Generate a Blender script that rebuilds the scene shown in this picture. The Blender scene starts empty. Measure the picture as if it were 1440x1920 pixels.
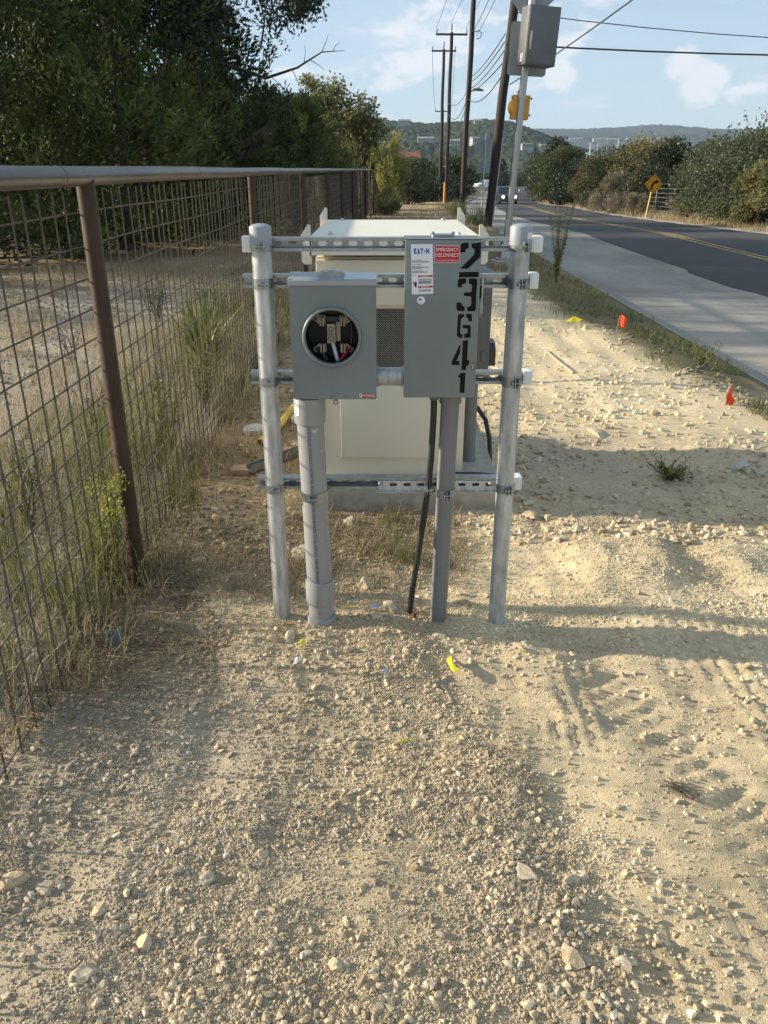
import bpy, bmesh, math, random
import numpy as np
from mathutils import Vector, Matrix
from mathutils.geometry import tessellate_polygon

# ------------------------------------------------------------------ camera, sky, sun, exposure
scene = bpy.context.scene
COL = scene.collection
R = math.radians

cam_data = bpy.data.cameras.new('camera')
cam_data.sensor_fit = 'VERTICAL'
cam_data.sensor_height = 24.0
cam_data.lens = 18.75
cam_data.clip_start = 0.05
cam_data.clip_end = 20000
cam = bpy.data.objects.new('camera', cam_data)
cam.location = (0, 0, 1.55)
cam.rotation_euler = (R(90 - 23.3), 0, 0)
COL.objects.link(cam)
scene.camera = cam

SUN_EL = R(18)
SUN_DIR = Vector((-1.0, 0.12, 0)).normalized()          # horizontal direction towards the sun
world = bpy.data.worlds.new('World')
scene.world = world
world.use_nodes = True
wn, wl = world.node_tree.nodes, world.node_tree.links
wn.clear()
w_out = wn.new('ShaderNodeOutputWorld')
w_bg = wn.new('ShaderNodeBackground')
w_bg.inputs['Strength'].default_value = 0.090
sky = wn.new('ShaderNodeTexSky')
sky.sky_type = 'NISHITA'
sky.sun_disc = False
sky.sun_elevation = SUN_EL
sky.sun_rotation = math.atan2(SUN_DIR.x, SUN_DIR.y)
sky.altitude = 300
sky.air_density = 1.0
sky.dust_density = 0.4
sky.ozone_density = 2.0
# clouds: a flat layer of noise seen in the direction of view
tc = wn.new('ShaderNodeTexCoord')
# where the cumulus heads stand in the sky (direction, angular radius, amount)
CUMULUS = [((0.365, 1.10, 0.105), 0.075, 0.42), ((0.40, 1.08, 0.075), 0.05, 0.3), ((0.47, 1.10, 0.10), 0.05, 0.30), ((0.22, 1.14, 0.155), 0.085, 0.40), ((0.09, 1.16, 0.185), 0.12, 0.38), ((0.06, 1.14, 0.11), 0.06, 0.34), ((0.215, 1.12, 0.11), 0.04, 0.32), ((0.0, 1.12, 0.085), 0.05, 0.25), ((-0.03, 1.15, 0.14), 0.07, 0.27), ((-0.9, 0.7, 0.3), 0.2, 0.35), ((0.9, 0.6, 0.3), 0.2, 0.35), ((0.1, -1, 0.35), 0.25, 0.35), ((-0.5, -0.8, 0.4), 0.2, 0.35), ((0.6, 0.3, 0.7), 0.2, 0.3)]
sep = wn.new('ShaderNodeSeparateXYZ'); wl.new(tc.outputs['Generated'], sep.inputs[0])
addz = wn.new('ShaderNodeMath'); addz.operation = 'ADD'; addz.inputs[1].default_value = 0.10
mxz = wn.new('ShaderNodeMath'); mxz.operation = 'MAXIMUM'; mxz.inputs[1].default_value = 0.02
wl.new(sep.outputs['Z'], mxz.inputs[0]); wl.new(mxz.outputs[0], addz.inputs[0])
dvx = wn.new('ShaderNodeMath'); dvx.operation = 'DIVIDE'; wl.new(sep.outputs['X'], dvx.inputs[0]); wl.new(addz.outputs[0], dvx.inputs[1])
dvy = wn.new('ShaderNodeMath'); dvy.operation = 'DIVIDE'; wl.new(sep.outputs['Y'], dvy.inputs[0]); wl.new(addz.outputs[0], dvy.inputs[1])
cmb = wn.new('ShaderNodeCombineXYZ'); wl.new(dvx.outputs[0], cmb.inputs[0]); wl.new(dvy.outputs[0], cmb.inputs[1])
cmb.inputs[2].default_value = 3.7
def cloud_layer(scale, lo, hi, detail, offs, dist=0.0, sx=1.0, sy=1.0):
    mp = wn.new('ShaderNodeMapping'); mp.inputs['Location'].default_value = offs
    mp.inputs['Scale'].default_value = (sx, sy, 1)
    wl.new(cmb.outputs[0], mp.inputs[0])
    nz = wn.new('ShaderNodeTexNoise'); nz.inputs['Scale'].default_value = scale
    nz.inputs['Detail'].default_value = detail; nz.inputs['Roughness'].default_value = 0.58
    nz.inputs['Distortion'].default_value = dist
    wl.new(mp.outputs[0], nz.inputs['Vector'])
    rp = wn.new('ShaderNodeMapRange'); rp.interpolation_type = 'SMOOTHSTEP'
    rp.inputs['From Min'].default_value = lo; rp.inputs['From Max'].default_value = hi
    wl.new(nz.outputs['Fac'], rp.inputs[0])
    return rp.outputs[0]
puffs = cloud_layer(1.35, 0.555, 0.69, 9, (1.3, 0.6, 0), 0.3, 1.0, 0.8)
veil = cloud_layer(0.8, 0.30, 0.75, 6, (8.1, 2.2, 0), 0.6, 1.0, 1.6)
vm = wn.new('ShaderNodeMapRange'); vm.inputs['To Min'].default_value = 0.50; vm.inputs['To Max'].default_value = 0.88; wl.new(veil, vm.inputs[0])
thin = wn.new('ShaderNodeMixRGB'); thin.inputs[2].default_value = (3.9, 4.8, 5.8, 1)       # thin high haze over the blue
wl.new(vm.outputs[0], thin.inputs[0]); wl.new(sky.outputs[0], thin.inputs[1])
def gather(d, rad, amt):
    v = Vector(d).normalized()
    ds = wn.new('ShaderNodeVectorMath'); ds.operation = 'DISTANCE'; ds.inputs[1].default_value = v[:]
    wl.new(tc.outputs['Generated'], ds.inputs[0])
    mr = wn.new('ShaderNodeMapRange'); mr.interpolation_type = 'SMOOTHSTEP'
    mr.inputs['From Min'].default_value = rad; mr.inputs['From Max'].default_value = 0.0; mr.inputs['To Max'].default_value = amt
    wl.new(ds.outputs['Value'], mr.inputs[0]); return mr.outputs[0]
acc = None
for d, rad, amt in CUMULUS:
    g = gather(d, rad, amt)
    if acc is None: acc = g
    else:
        ad = wn.new('ShaderNodeMath'); ad.operation = 'ADD'; wl.new(acc, ad.inputs[0]); wl.new(g, ad.inputs[1]); acc = ad.outputs[0]
n3 = wn.new('ShaderNodeTexNoise'); n3.inputs['Scale'].default_value = 26; n3.inputs['Detail'].default_value = 8; n3.inputs['Roughness'].default_value = 0.6
mp3 = wn.new('ShaderNodeMapping'); mp3.inputs['Scale'].default_value = (1, 1, 1.7); wl.new(tc.outputs['Generated'], mp3.inputs[0]); wl.new(mp3.outputs[0], n3.inputs['Vector'])
ac2 = wn.new('ShaderNodeMath'); ac2.operation = 'ADD'; wl.new(acc, ac2.inputs[0]); wl.new(n3.outputs['Fac'], ac2.inputs[1])
cum = wn.new('ShaderNodeMapRange'); cum.interpolation_type = 'SMOOTHSTEP'; cum.inputs['From Min'].default_value = 0.80; cum.inputs['From Max'].default_value = 0.97; cum.inputs['To Max'].default_value = 0.95
wl.new(ac2.outputs[0], cum.inputs[0])
pmx = wn.new('ShaderNodeMath'); pmx.operation = 'MAXIMUM'; wl.new(puffs, pmx.inputs[0]); wl.new(cum.outputs[0], pmx.inputs[1]); puffs = pmx.outputs[0]
pm = wn.new('ShaderNodeMath'); pm.operation = 'MULTIPLY'; pm.inputs[1].default_value = 0.85; wl.new(puffs, pm.inputs[0])
mixc = wn.new('ShaderNodeMixRGB'); mixc.inputs[2].default_value = (5.9, 6.0, 6.25, 1)
wl.new(pm.outputs[0], mixc.inputs[0]); wl.new(thin.outputs[0], mixc.inputs[1])
wl.new(mixc.outputs[0], w_bg.inputs['Color']); wl.new(w_bg.outputs[0], w_out.inputs['Surface'])

sun_data = bpy.data.lights.new('sun', 'SUN')
sun_data.energy = 5.0
sun_data.angle = R(0.9)
sun_data.color = (1.0, 0.885, 0.71)
sun = bpy.data.objects.new('sun', sun_data)
sv = Vector((SUN_DIR.x * math.cos(SUN_EL), SUN_DIR.y * math.cos(SUN_EL), math.sin(SUN_EL)))
sun.rotation_euler = sv.to_track_quat('Z', 'Y').to_euler()
COL.objects.link(sun)

scene.view_settings.view_transform = 'Standard'
scene.view_settings.look = 'None'
scene.view_settings.gamma = 1.0
scene.view_settings.use_curve_mapping = False
scene.view_settings.exposure = 0.82

# ------------------------------------------------------------------ helpers
rng = np.random.default_rng(11)
random.seed(5)

def tag(o, label=None, cat=None, group=None, kind=None):
    if label: o['label'] = label
    if cat: o['category'] = cat
    if group: o['group'] = group
    if kind: o['kind'] = kind
    return o

def thing(name, label, cat, loc=(0, 0, 0), group=None):
    o = bpy.data.objects.new(name, None)
    o.empty_display_size = 0.1
    o.location = loc
    COL.objects.link(o)
    return tag(o, label, cat, group)

def world_loc(o):
    v = Vector((0, 0, 0))
    while o is not None:
        v += o.location; o = o.parent
    return v

def put(name, me, parent=None, loc=None, rot=None, scale=None):
    o = bpy.data.objects.new(name, me)
    COL.objects.link(o)
    if parent is not None: o.parent = parent
    if loc is not None: o.location = loc
    if rot is not None: o.rotation_euler = rot
    if scale is not None: o.scale = scale
    return o

def copy_tree(o, parent=None, loc=None):
    c = o.copy(); COL.objects.link(c); c.parent = parent
    if loc is not None: c.location = loc
    for ch in o.children: copy_tree(ch, c)
    return c

def smooth(me, ang=40):
    me.polygons.foreach_set('use_smooth', [True] * len(me.polygons))
    me.set_sharp_from_angle(angle=R(ang))

class MB:
    """collects shapes in world coordinates and links them as one mesh"""
    def __init__(s): s.v = []; s.f = []
    def add(s, vs, fs):
        n = len(s.v); s.v += [tuple(p) for p in vs]; s.f += [tuple(i + n for i in f) for f in fs]; return s
    def box(s, x0, x1, y0, y1, z0, z1, bev=0.0):
        bm = bmesh.new()
        bmesh.ops.create_cube(bm, size=1)
        for v in bm.verts:
            v.co = Vector(((x0 + x1) / 2 + v.co.x * (x1 - x0), (y0 + y1) / 2 + v.co.y * (y1 - y0), (z0 + z1) / 2 + v.co.z * (z1 - z0)))
        if bev: bmesh.ops.bevel(bm, geom=bm.edges[:], offset=bev, segments=2, affect='EDGES', profile=0.6)
        bm.verts.index_update()
        s.add([v.co[:] for v in bm.verts], [[v.index for v in f.verts] for f in bm.faces]); bm.free(); return s
    def tube(s, pts, r, n=12, cap=True):
        pts = [Vector(p) for p in pts]
        rs = r if isinstance(r, (list, tuple)) else [r] * len(pts)
        base = len(s.v); prev = None
        for i, p in enumerate(pts):
            t = (pts[min(i + 1, len(pts) - 1)] - pts[max(i - 1, 0)])
            t = t.normalized() if t.length > 1e-9 else Vector((0, 0, 1))
            if prev is None:
                a = Vector((0, 1, 0)) if abs(t.y) < 0.9 else Vector((1, 0, 0))
                u = (a - t * a.dot(t)).normalized()
            else:
                u = (prev - t * prev.dot(t)).normalized()
            prev = u; w = t.cross(u)
            for k in range(n):
                q = 2 * math.pi * k / n
                s.v.append(tuple(p + (u * math.cos(q) + w * math.sin(q)) * rs[i]))
        for i in range(len(pts) - 1):
            for k in range(n):
                a = base + i * n + k; b = base + i * n + (k + 1) % n
                s.f.append((a, b, b + n, a + n))
        if cap:
            s.f.append(tuple(base + k for k in range(n))[::-1])
            e = base + (len(pts) - 1) * n
            s.f.append(tuple(e + k for k in range(n)))
        return s
    def lathe(s, c, axis, prof, n=24):
        """prof: list of (radius, distance along axis) from centre c"""
        ax = Vector(axis).normalized(); c = Vector(c)
        a = Vector((0, 1, 0)) if abs(ax.y) < 0.9 else Vector((1, 0, 0))
        u = (a - ax * a.dot(ax)).normalized(); w = ax.cross(u)
        base = len(s.v)
        for (r, h) in prof:
            for k in range(n):
                q = 2 * math.pi * k / n
                s.v.append(tuple(c + ax * h + (u * math.cos(q) + w * math.sin(q)) * max(r, 1e-5)))
        for i in range(len(prof) - 1):
            for k in range(n):
                p = base + i * n + k; q = base + i * n + (k + 1) % n
                s.f.append((p, q, q + n, p + n))
        return s
    def prism(s, poly, lo, hi, plane='xz', holes=()):
        """extrudes a flat outline (with holes): plane xz extrudes along y, yz along x, xy along z"""
        def P(a, b, d):
            return (a, d, b) if plane == 'xz' else ((d, a, b) if plane == 'yz' else (a, b, d))
        loops = [list(poly)] + [list(h) for h in holes]
        flat = [p for l in loops for p in l]
        tris = tessellate_polygon([[Vector((p[0], p[1], 0)) for p in l] for l in loops])
        n = len(flat)
        vs = [P(p[0], p[1], lo) for p in flat] + [P(p[0], p[1], hi) for p in flat]
        fs = [tuple(t) for t in tris] + [tuple(i + n for i in t)[::-1] for t in tris]
        o = 0
        for l in loops:
            m = len(l)
            for k in range(m):
                a, b = o + k, o + (k + 1) % m
                fs.append((a, b, b + n, a + n))
            o += m
        return s.add(vs, fs)
    def build(s, name, mat, parent=None, smooth_ang=None, loc=None):
        me = bpy.data.meshes.new(name)
        off = world_loc(parent) if parent is not None else Vector(loc or (0, 0, 0))
        me.from_pydata([(p[0] - off.x, p[1] - off.y, p[2] - off.z) for p in s.v], [], s.f)
        bm = bmesh.new(); bm.from_mesh(me); bmesh.ops.recalc_face_normals(bm, faces=bm.faces); bm.to_mesh(me); bm.free()
        me.materials.append(mat)
        if smooth_ang: smooth(me, smooth_ang)
        return put(name, me, parent, None if parent is not None else off)

def circle(cx, cz, r, n=32):
    return [(cx + r * math.cos(2 * math.pi * k / n), cz + r * math.sin(2 * math.pi * k / n)) for k in range(n)]

def rounded(x0, x1, z0, z1, r, n=5):
    pts = []
    for cx, cz, a0 in ((x1 - r, z1 - r, 0), (x0 + r, z1 - r, 90), (x0 + r, z0 + r, 180), (x1 - r, z0 + r, 270)):
        for k in range(n + 1):
            a = R(a0 + 90 * k / n); pts.append((cx + r * math.cos(a), cz + r * math.sin(a)))
    return pts

def text_verts(body, size, align='CENTER', bold=0.0):
    cu = bpy.data.curves.new('lettering', 'FONT'); cu.body = body; cu.size = size; cu.align_x = align
    cu.offset = bold; cu.resolution_u = 3
    ob = bpy.data.objects.new('lettering', cu); COL.objects.link(ob)
    bpy.context.view_layer.update()
    me = bpy.data.meshes.new_from_object(ob.evaluated_get(bpy.context.evaluated_depsgraph_get()))
    vs = [v.co.copy() for v in me.vertices]; fs = [tuple(p.vertices) for p in me.polygons]
    bpy.data.objects.remove(ob); bpy.data.curves.remove(cu); bpy.data.meshes.remove(me)
    return vs, fs

def np_mesh(name, verts, faces, mat, tint=None, parent=None, loc=None, flat=True):
    """verts (N,3), faces (M,k) arrays; tint (N,) value or (N,3) colour per vertex"""
    me = bpy.data.meshes.new(name)
    n, m, k = len(verts), len(faces), faces.shape[1]
    me.vertices.add(n); me.vertices.foreach_set('co', np.ascontiguousarray(verts, dtype=np.float32).ravel())
    me.loops.add(m * k); me.loops.foreach_set('vertex_index', np.ascontiguousarray(faces, dtype=np.int32).ravel())
    me.polygons.add(m); me.polygons.foreach_set('loop_start', np.arange(0, m * k, k, dtype=np.int32))
    if not flat: me.polygons.foreach_set('use_smooth', np.ones(m, dtype=bool))
    me.update(calc_edges=True)
    if tint is not None:
        if tint.ndim == 1:
            at = me.attributes.new('tint', 'FLOAT', 'POINT'); at.data.foreach_set('value', tint.astype(np.float32))
        else:
            at = me.attributes.new('tint', 'FLOAT_COLOR', 'POINT')
            c = np.ones((n, 4), np.float32); c[:, :3] = tint; at.data.foreach_set('color', c.ravel())
    me.materials.append(mat)
    if name is None: return me
    o = put(name, me, parent, loc)
    return o

def vnoise(x, y, seed=0):
    x = np.asarray(x, float); y = np.asarray(y, float)
    xi = np.floor(x).astype(np.int64); yi = np.floor(y).astype(np.int64)
    fx = x - xi; fy = y - yi
    fx = fx * fx * (3 - 2 * fx); fy = fy * fy * (3 - 2 * fy)
    def h(a, b):
        n = (a * 374761393 + b * 668265263 + seed * 982451653) & 0x7fffffff
        n = ((n ^ (n >> 13)) * 1274126177) & 0x7fffffff
        n = n ^ (n >> 16)
        return (n & 0xffff) / 65535.0
    return (h(xi, yi) * (1 - fx) + h(xi + 1, yi) * fx) * (1 - fy) + (h(xi, yi + 1) * (1 - fx) + h(xi + 1, yi + 1) * fx) * fy

def fbm(x, y, seed=0, oct=4, gain=0.5):
    t = 0; a = 1; s = 0
    for k in range(oct):
        t = t + a * (vnoise(x * 2 ** k, y * 2 ** k, seed + k) - 0.5); s += a; a *= gain
    return t / s * 2

def sstep(a, b, x):
    t = np.clip((x - a) / (b - a), 0, 1); return t * t * (3 - 2 * t)

# ------------------------------------------------------------------ materials
def mat(name, col, rough=0.6, metal=0.0, var=0.15, scale=8.0, bump=0.0, bscale=None, col2=None, stretch=None, detail=4.0, spec=0.5, contrast=None):
    m = bpy.data.materials.new(name); m.use_nodes = True
    nt = m.node_tree; N = nt.nodes; L = nt.links
    b = N['Principled BSDF']
    b.inputs['Roughness'].default_value = rough; b.inputs['Metallic'].default_value = metal
    b.inputs['Specular IOR Level'].default_value = spec
    t = N.new('ShaderNodeTexCoord'); mp = N.new('ShaderNodeMapping')
    if stretch: mp.inputs['Scale'].default_value = stretch
    L.new(t.outputs['Object'], mp.inputs[0])
    nz = N.new('ShaderNodeTexNoise'); nz.inputs['Scale'].default_value = scale; nz.inputs['Detail'].default_value = detail
    nz.inputs['Roughness'].default_value = 0.6
    L.new(mp.outputs[0], nz.inputs['Vector'])
    rp = N.new('ShaderNodeValToRGB')
    lo, hi = contrast or (0.3, 0.7)
    rp.color_ramp.elements[0].position = lo; rp.color_ramp.elements[1].position = hi
    c1 = [min(1, c * (1 - var)) for c in col]; c2 = [min(1, c * (1 + var)) for c in col] if col2 is None else col2
    rp.color_ramp.elements[0].color = (*c1, 1); rp.color_ramp.elements[1].color = (*c2, 1)
    L.new(nz.outputs['Fac'], rp.inputs[0]); L.new(rp.outputs[0], b.inputs['Base Color'])
    rr = N.new('ShaderNodeMapRange'); rr.inputs['To Min'].default_value = max(0.02, rough - 0.08); rr.inputs['To Max'].default_value = min(1, rough + 0.08)
    L.new(nz.outputs['Fac'], rr.inputs[0]); L.new(rr.outputs[0], b.inputs['Roughness'])
    if bump:
        n2 = N.new('ShaderNodeTexNoise'); n2.inputs['Scale'].default_value = bscale or scale * 4; n2.inputs['Detail'].default_value = 5
        L.new(mp.outputs[0], n2.inputs['Vector'])
        bp = N.new('ShaderNodeBump'); bp.inputs['Strength'].default_value = bump; bp.inputs['Distance'].default_value = 0.01
        L.new(n2.outputs['Fac'], bp.inputs['Height']); L.new(bp.outputs[0], b.inputs['Normal'])
    return m

def leaf_mat(name, ca, cb, trans=0.35, rough=0.55):
    """leaf colour between ca and cb by each leaf's own random tint; some light passes through"""
    m = bpy.data.materials.new(name); m.use_nodes = True
    N = m.node_tree.nodes; L = m.node_tree.links
    b = N['Principled BSDF']; out = N['Material Output']
    at = N.new('ShaderNodeAttribute'); at.attribute_name = 'tint'
    mx = N.new('ShaderNodeMixRGB'); mx.inputs[1].default_value = (*ca, 1); mx.inputs[2].default_value = (*cb, 1)
    L.new(at.outputs['Fac'], mx.inputs[0]); L.new(mx.outputs[0], b.inputs['Base Color'])
    b.inputs['Roughness'].default_value = rough; b.inputs['Specular IOR Level'].default_value = 0.3
    tr = N.new('ShaderNodeBsdfTranslucent'); L.new(mx.outputs[0], tr.inputs['Color'])
    ms = N.new('ShaderNodeMixShader'); ms.inputs[0].default_value = trans
    L.new(b.outputs[0], ms.inputs[1]); L.new(tr.outputs[0], ms.inputs[2]); L.new(ms.outputs[0], out.inputs['Surface'])
    return m

def tint_mat(name, rough=0.9, var=0.2, scale=60.0, bump=0.4, bscale=120.0, bdist=0.01, grain=None, kind_='GEOMETRY'):
    """earth and stone: colour by the vertex attribute, fine grain by noise"""
    m = bpy.data.materials.new(name); m.use_nodes = True
    N = m.node_tree.nodes; L = m.node_tree.links; b = N['Principled BSDF']
    b.inputs['Roughness'].default_value = rough; b.inputs['Specular IOR Level'].default_value = 0.2
    at = N.new('ShaderNodeAttribute'); at.attribute_name = 'tint'; at.attribute_type = kind_
    t = N.new('ShaderNodeTexCoord')
    nz = N.new('ShaderNodeTexNoise'); nz.inputs['Scale'].default_value = scale; nz.inputs['Detail'].default_value = 6; nz.inputs['Roughness'].default_value = 0.7
    L.new(t.outputs['Object'], nz.inputs['Vector'])
    mr = N.new('ShaderNodeMapRange'); mr.inputs['From Min'].default_value = 0.3; mr.inputs['From Max'].default_value = 0.7
    mr.inputs['To Min'].default_value = 1 - var; mr.inputs['To Max'].default_value = 1 + var
    L.new(nz.outputs['Fac'], mr.inputs[0])
    vm_ = N.new('ShaderNodeVectorMath'); vm_.operation = 'SCALE'
    L.new(at.outputs['Color'], vm_.inputs[0]); L.new(mr.outputs[0], vm_.inputs['Scale'])
    L.new(vm_.outputs[0], b.inputs['Base Color'])
    n2 = N.new('ShaderNodeTexNoise'); n2.inputs['Scale'].default_value = bscale; n2.inputs['Detail'].default_value = 6; n2.inputs['Roughness'].default_value = 0.65
    L.new(t.outputs['Object'], n2.inputs['Vector'])
    h = n2.outputs['Fac']
    if grain:
        vo = N.new('ShaderNodeTexVoronoi'); vo.inputs['Scale'].default_value = grain
        L.new(t.outputs['Object'], vo.inputs['Vector'])
        iv = N.new('ShaderNodeMath'); iv.operation = 'SUBTRACT'; L.new(h, iv.inputs[0])
        ml = N.new('ShaderNodeMath'); ml.operation = 'MULTIPLY'; ml.inputs[1].default_value = 0.8
        L.new(vo.outputs['Distance'], ml.inputs[0]); L.new(ml.outputs[0], iv.inputs[1]); h = iv.outputs[0]
    bp = N.new('ShaderNodeBump'); bp.inputs['Strength'].default_value = bump; bp.inputs['Distance'].default_value = bdist
    L.new(h, bp.inputs['Height']); L.new(bp.outputs[0], b.inputs['Normal'])
    return m

GALV = mat('galvanized_steel', (0.46, 0.475, 0.475), 0.38, 0.35, 0.36, 40, 0.06, 120, stretch=(1, 1, 0.25), detail=8)
ZINC = mat('bright_zinc', (0.33, 0.36, 0.37), 0.34, 0.85, 0.2, 30)
GREYBOX = mat('grey_enamel', (0.185, 0.210, 0.208), 0.38, 0.0, 0.09, 5, 0.02, 300)
PVC = mat('grey_pvc', (0.285, 0.285, 0.28), 0.45, 0.0, 0.05, 6)
PVC2 = mat('grey_pvc_dark', (0.185, 0.186, 0.184), 0.45, 0.0, 0.06, 6)
PVCCAP = mat('grey_pvc_cap', (0.30, 0.32, 0.335), 0.4, 0.0, 0.04, 6)
MUD = mat('dried_mud', (0.47, 0.38, 0.25), 0.95, 0.0, 0.2, 60)
WHITEPLASTIC = mat('white_plastic', (0.78, 0.78, 0.76), 0.4, 0.0, 0.03, 10)
BLACKRUBBER = mat('black_rubber', (0.025, 0.027, 0.03), 0.5, 0.0, 0.2, 30)
BLACKPAINT = mat('black_stencil_paint', (0.006, 0.006, 0.007), 0.7, 0.0, 0.3, 200, spec=0.2)
DARKIN = mat('black_moulding', (0.005, 0.006, 0.008), 0.5, 0.0, 0.2, 30)
BRASS = mat('tinned_lug', (0.27, 0.25, 0.20), 0.35, 0.6, 0.2, 60)
REDST = mat('red_sticker', (0.50, 0.018, 0.03), 0.4, 0.0, 0.05, 20)
WHITEST = mat('white_sticker', (0.76, 0.77, 0.78), 0.4, 0.0, 0.03, 20)
BLUEINK = mat('blue_ink', (0.01, 0.10, 0.42), 0.5, 0.0, 0.05, 20)
DARKINK = mat('dark_ink', (0.03, 0.03, 0.035), 0.6, 0.0, 0.1, 20)
GREYINK = mat('grey_ink', (0.16, 0.16, 0.17), 0.6, 0.0, 0.1, 20)
REDWIRE = mat('red_insulation', (0.35, 0.01, 0.02), 0.4, 0.0, 0.1, 20)
WHITEWIRE = mat('white_insulation', (0.60, 0.60, 0.62), 0.4, 0.0, 0.05, 20)
CREAM = mat('cream_powder_coat', (0.69, 0.64, 0.51), 0.42, 0.0, 0.035, 3, 0.02, 400)
CREAMTOP = mat('white_lid_paint', (0.74, 0.69, 0.57), 0.45, 0.0, 0.05, 3, 0.02, 400)
DARKGREY = mat('dark_grey_enamel', (0.12, 0.125, 0.12), 0.5, 0.0, 0.08, 6)
CONCRETE = mat('pad_concrete', (0.37, 0.335, 0.275), 0.9, 0.0, 0.22, 12, 0.35, 150)
RUST = mat('rusted_pipe', (0.052, 0.031, 0.019), 0.65, 0.0, 0.35, 6, 0.10, 90, col2=(0.085, 0.053, 0.034), stretch=(1, 1, 0.6), spec=0.3)
RAILM = mat('weathered_rail_pipe', (0.12, 0.105, 0.092), 0.38, 0.4, 0.35, 5, 0.08, 90, stretch=(1, 0.25, 1))
WIREM = mat('rusted_wire', (0.11, 0.085, 0.066), 0.6, 0.25, 0.3, 20)
ALU = mat('spun_aluminium', (0.42, 0.41, 0.39), 0.36, 0.85, 0.08, 6, stretch=(1, 1, 0.1))
ALUBOX = mat('mill_aluminium_box', (0.15, 0.155, 0.155), 0.5, 0.4, 0.10, 4)
SIGNBACK = mat('sign_back_aluminium', (0.30, 0.31, 0.31), 0.6, 0.0, 0.10, 5)
SIGNYEL = mat('yellow_sign_sheet', (0.78, 0.36, 0.015), 0.5, 0.0, 0.04, 6)
BEACONYEL = mat('yellow_signal_housing', (0.80, 0.38, 0.04), 0.45, 0.0, 0.04, 6)
YELLOWPIPE = mat('yellow_plastic_pipe', (0.62, 0.44, 0.05), 0.45, 0.0, 0.1, 12)
WOODPOLE = mat('creosote_pole', (0.024, 0.016, 0.012), 0.8, 0.0, 0.5, 4, 0.4, 30, stretch=(6, 6, 0.35), col2=(0.050, 0.032, 0.024))
CROSSARM = mat('weathered_crossarm', (0.085, 0.075, 0.068), 0.85, 0.0, 0.3, 12)
PORCELAIN = mat('insulator_glaze', (0.14, 0.13, 0.13), 0.4, 0.0, 0.1, 10)
CABLE = mat('power_cable', (0.05, 0.05, 0.055), 0.6, 0.0, 0.1, 10)
ASPHALT = mat('asphalt', (0.046, 0.044, 0.043), 0.85, 0.0, 0.35, 0.9, 0.6, 60, detail=10, stretch=(1, 0.25, 1))
SHOULDER = mat('worn_concrete_lane', (0.275, 0.25, 0.21), 0.9, 0.0, 0.32, 0.8, 0.6, 60, detail=11, stretch=(1, 0.35, 1))
KERB = mat('kerb_concrete', (0.36, 0.34, 0.30), 0.9, 0.0, 0.2, 6, 0.3, 60)
ROADYEL = mat('road_line_paint', (0.40, 0.27, 0.07), 0.8, 0.0, 0.45, 4, detail=8)
FLAGM = mat('orange_flag_vinyl', (0.90, 0.09, 0.012), 0.45, 0.0, 0.04, 20)
TAPEYEL = mat('yellow_tape', (0.80, 0.70, 0.02), 0.4, 0.0, 0.05, 20)
WOODPALE = mat('pale_wood', (0.42, 0.36, 0.27), 0.85, 0.0, 0.15, 20, 0.2, 60)
BARK = mat('bark', (0.075, 0.062, 0.052), 0.9, 0.0, 0.35, 9, 0.6, 25, stretch=(1, 1, 0.3))
PALEBARK = mat('pale_bark', (0.20, 0.18, 0.155), 0.9, 0.0, 0.3, 9, 0.5, 25, stretch=(1, 1, 0.3))
EARTH = tint_mat('caliche_earth', 0.95, 0.22, 40, 0.8, 190, 0.010)
ROCKM = tint_mat('limestone_block', 0.95, 0.28, 3.0, 0.35, 6.0, 0.015)
STONE = tint_mat('limestone', 0.9, 0.18, 25, 0.5, 90, 0.006)
CRUMB = tint_mat('limestone_crumb', 0.95, 0.22, 2.5, 0.3, 5.0, 0.02, kind_='INSTANCER')

# ------------------------------------------------------------------ terrain
def prof(y): return np.interp(y, [-60, 25, 45, 61, 90, 150, 200, 400, 900, 6000], [0, 0, -0.5, -0.75, -1.75, -2.05, -2.9, -9, -14, -14])
def roadc(y): return np.interp(y, [-60, 20, 36, 53, 70, 90, 120, 150, 220, 400], [8.2, 8.2, 8.6, 9.6, 11.1, 13.3, 18.0, 22.5, 30, 45])
def kerbx(y): return roadc(y) - 4.9
def road_right(y): return roadc(y) + 2.9
def road_z(y): return prof(y) - 0.25
def fence_x(y): return np.interp(y, [-10, 2.85, 6.5, 10.2, 13.8, 17.5, 21.1, 24.8, 28.5, 32, 50], [-1.03, -0.985, -0.995, -0.965, -0.90, -0.85, -0.76, -0.69, -0.61, -0.49, 0.3])

def lot_mask(x, y):
    return sstep(-1.6, -1.1, x) * (1 - sstep(2.0, 2.9, x)) * (1 - sstep(9, 13, y))

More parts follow.
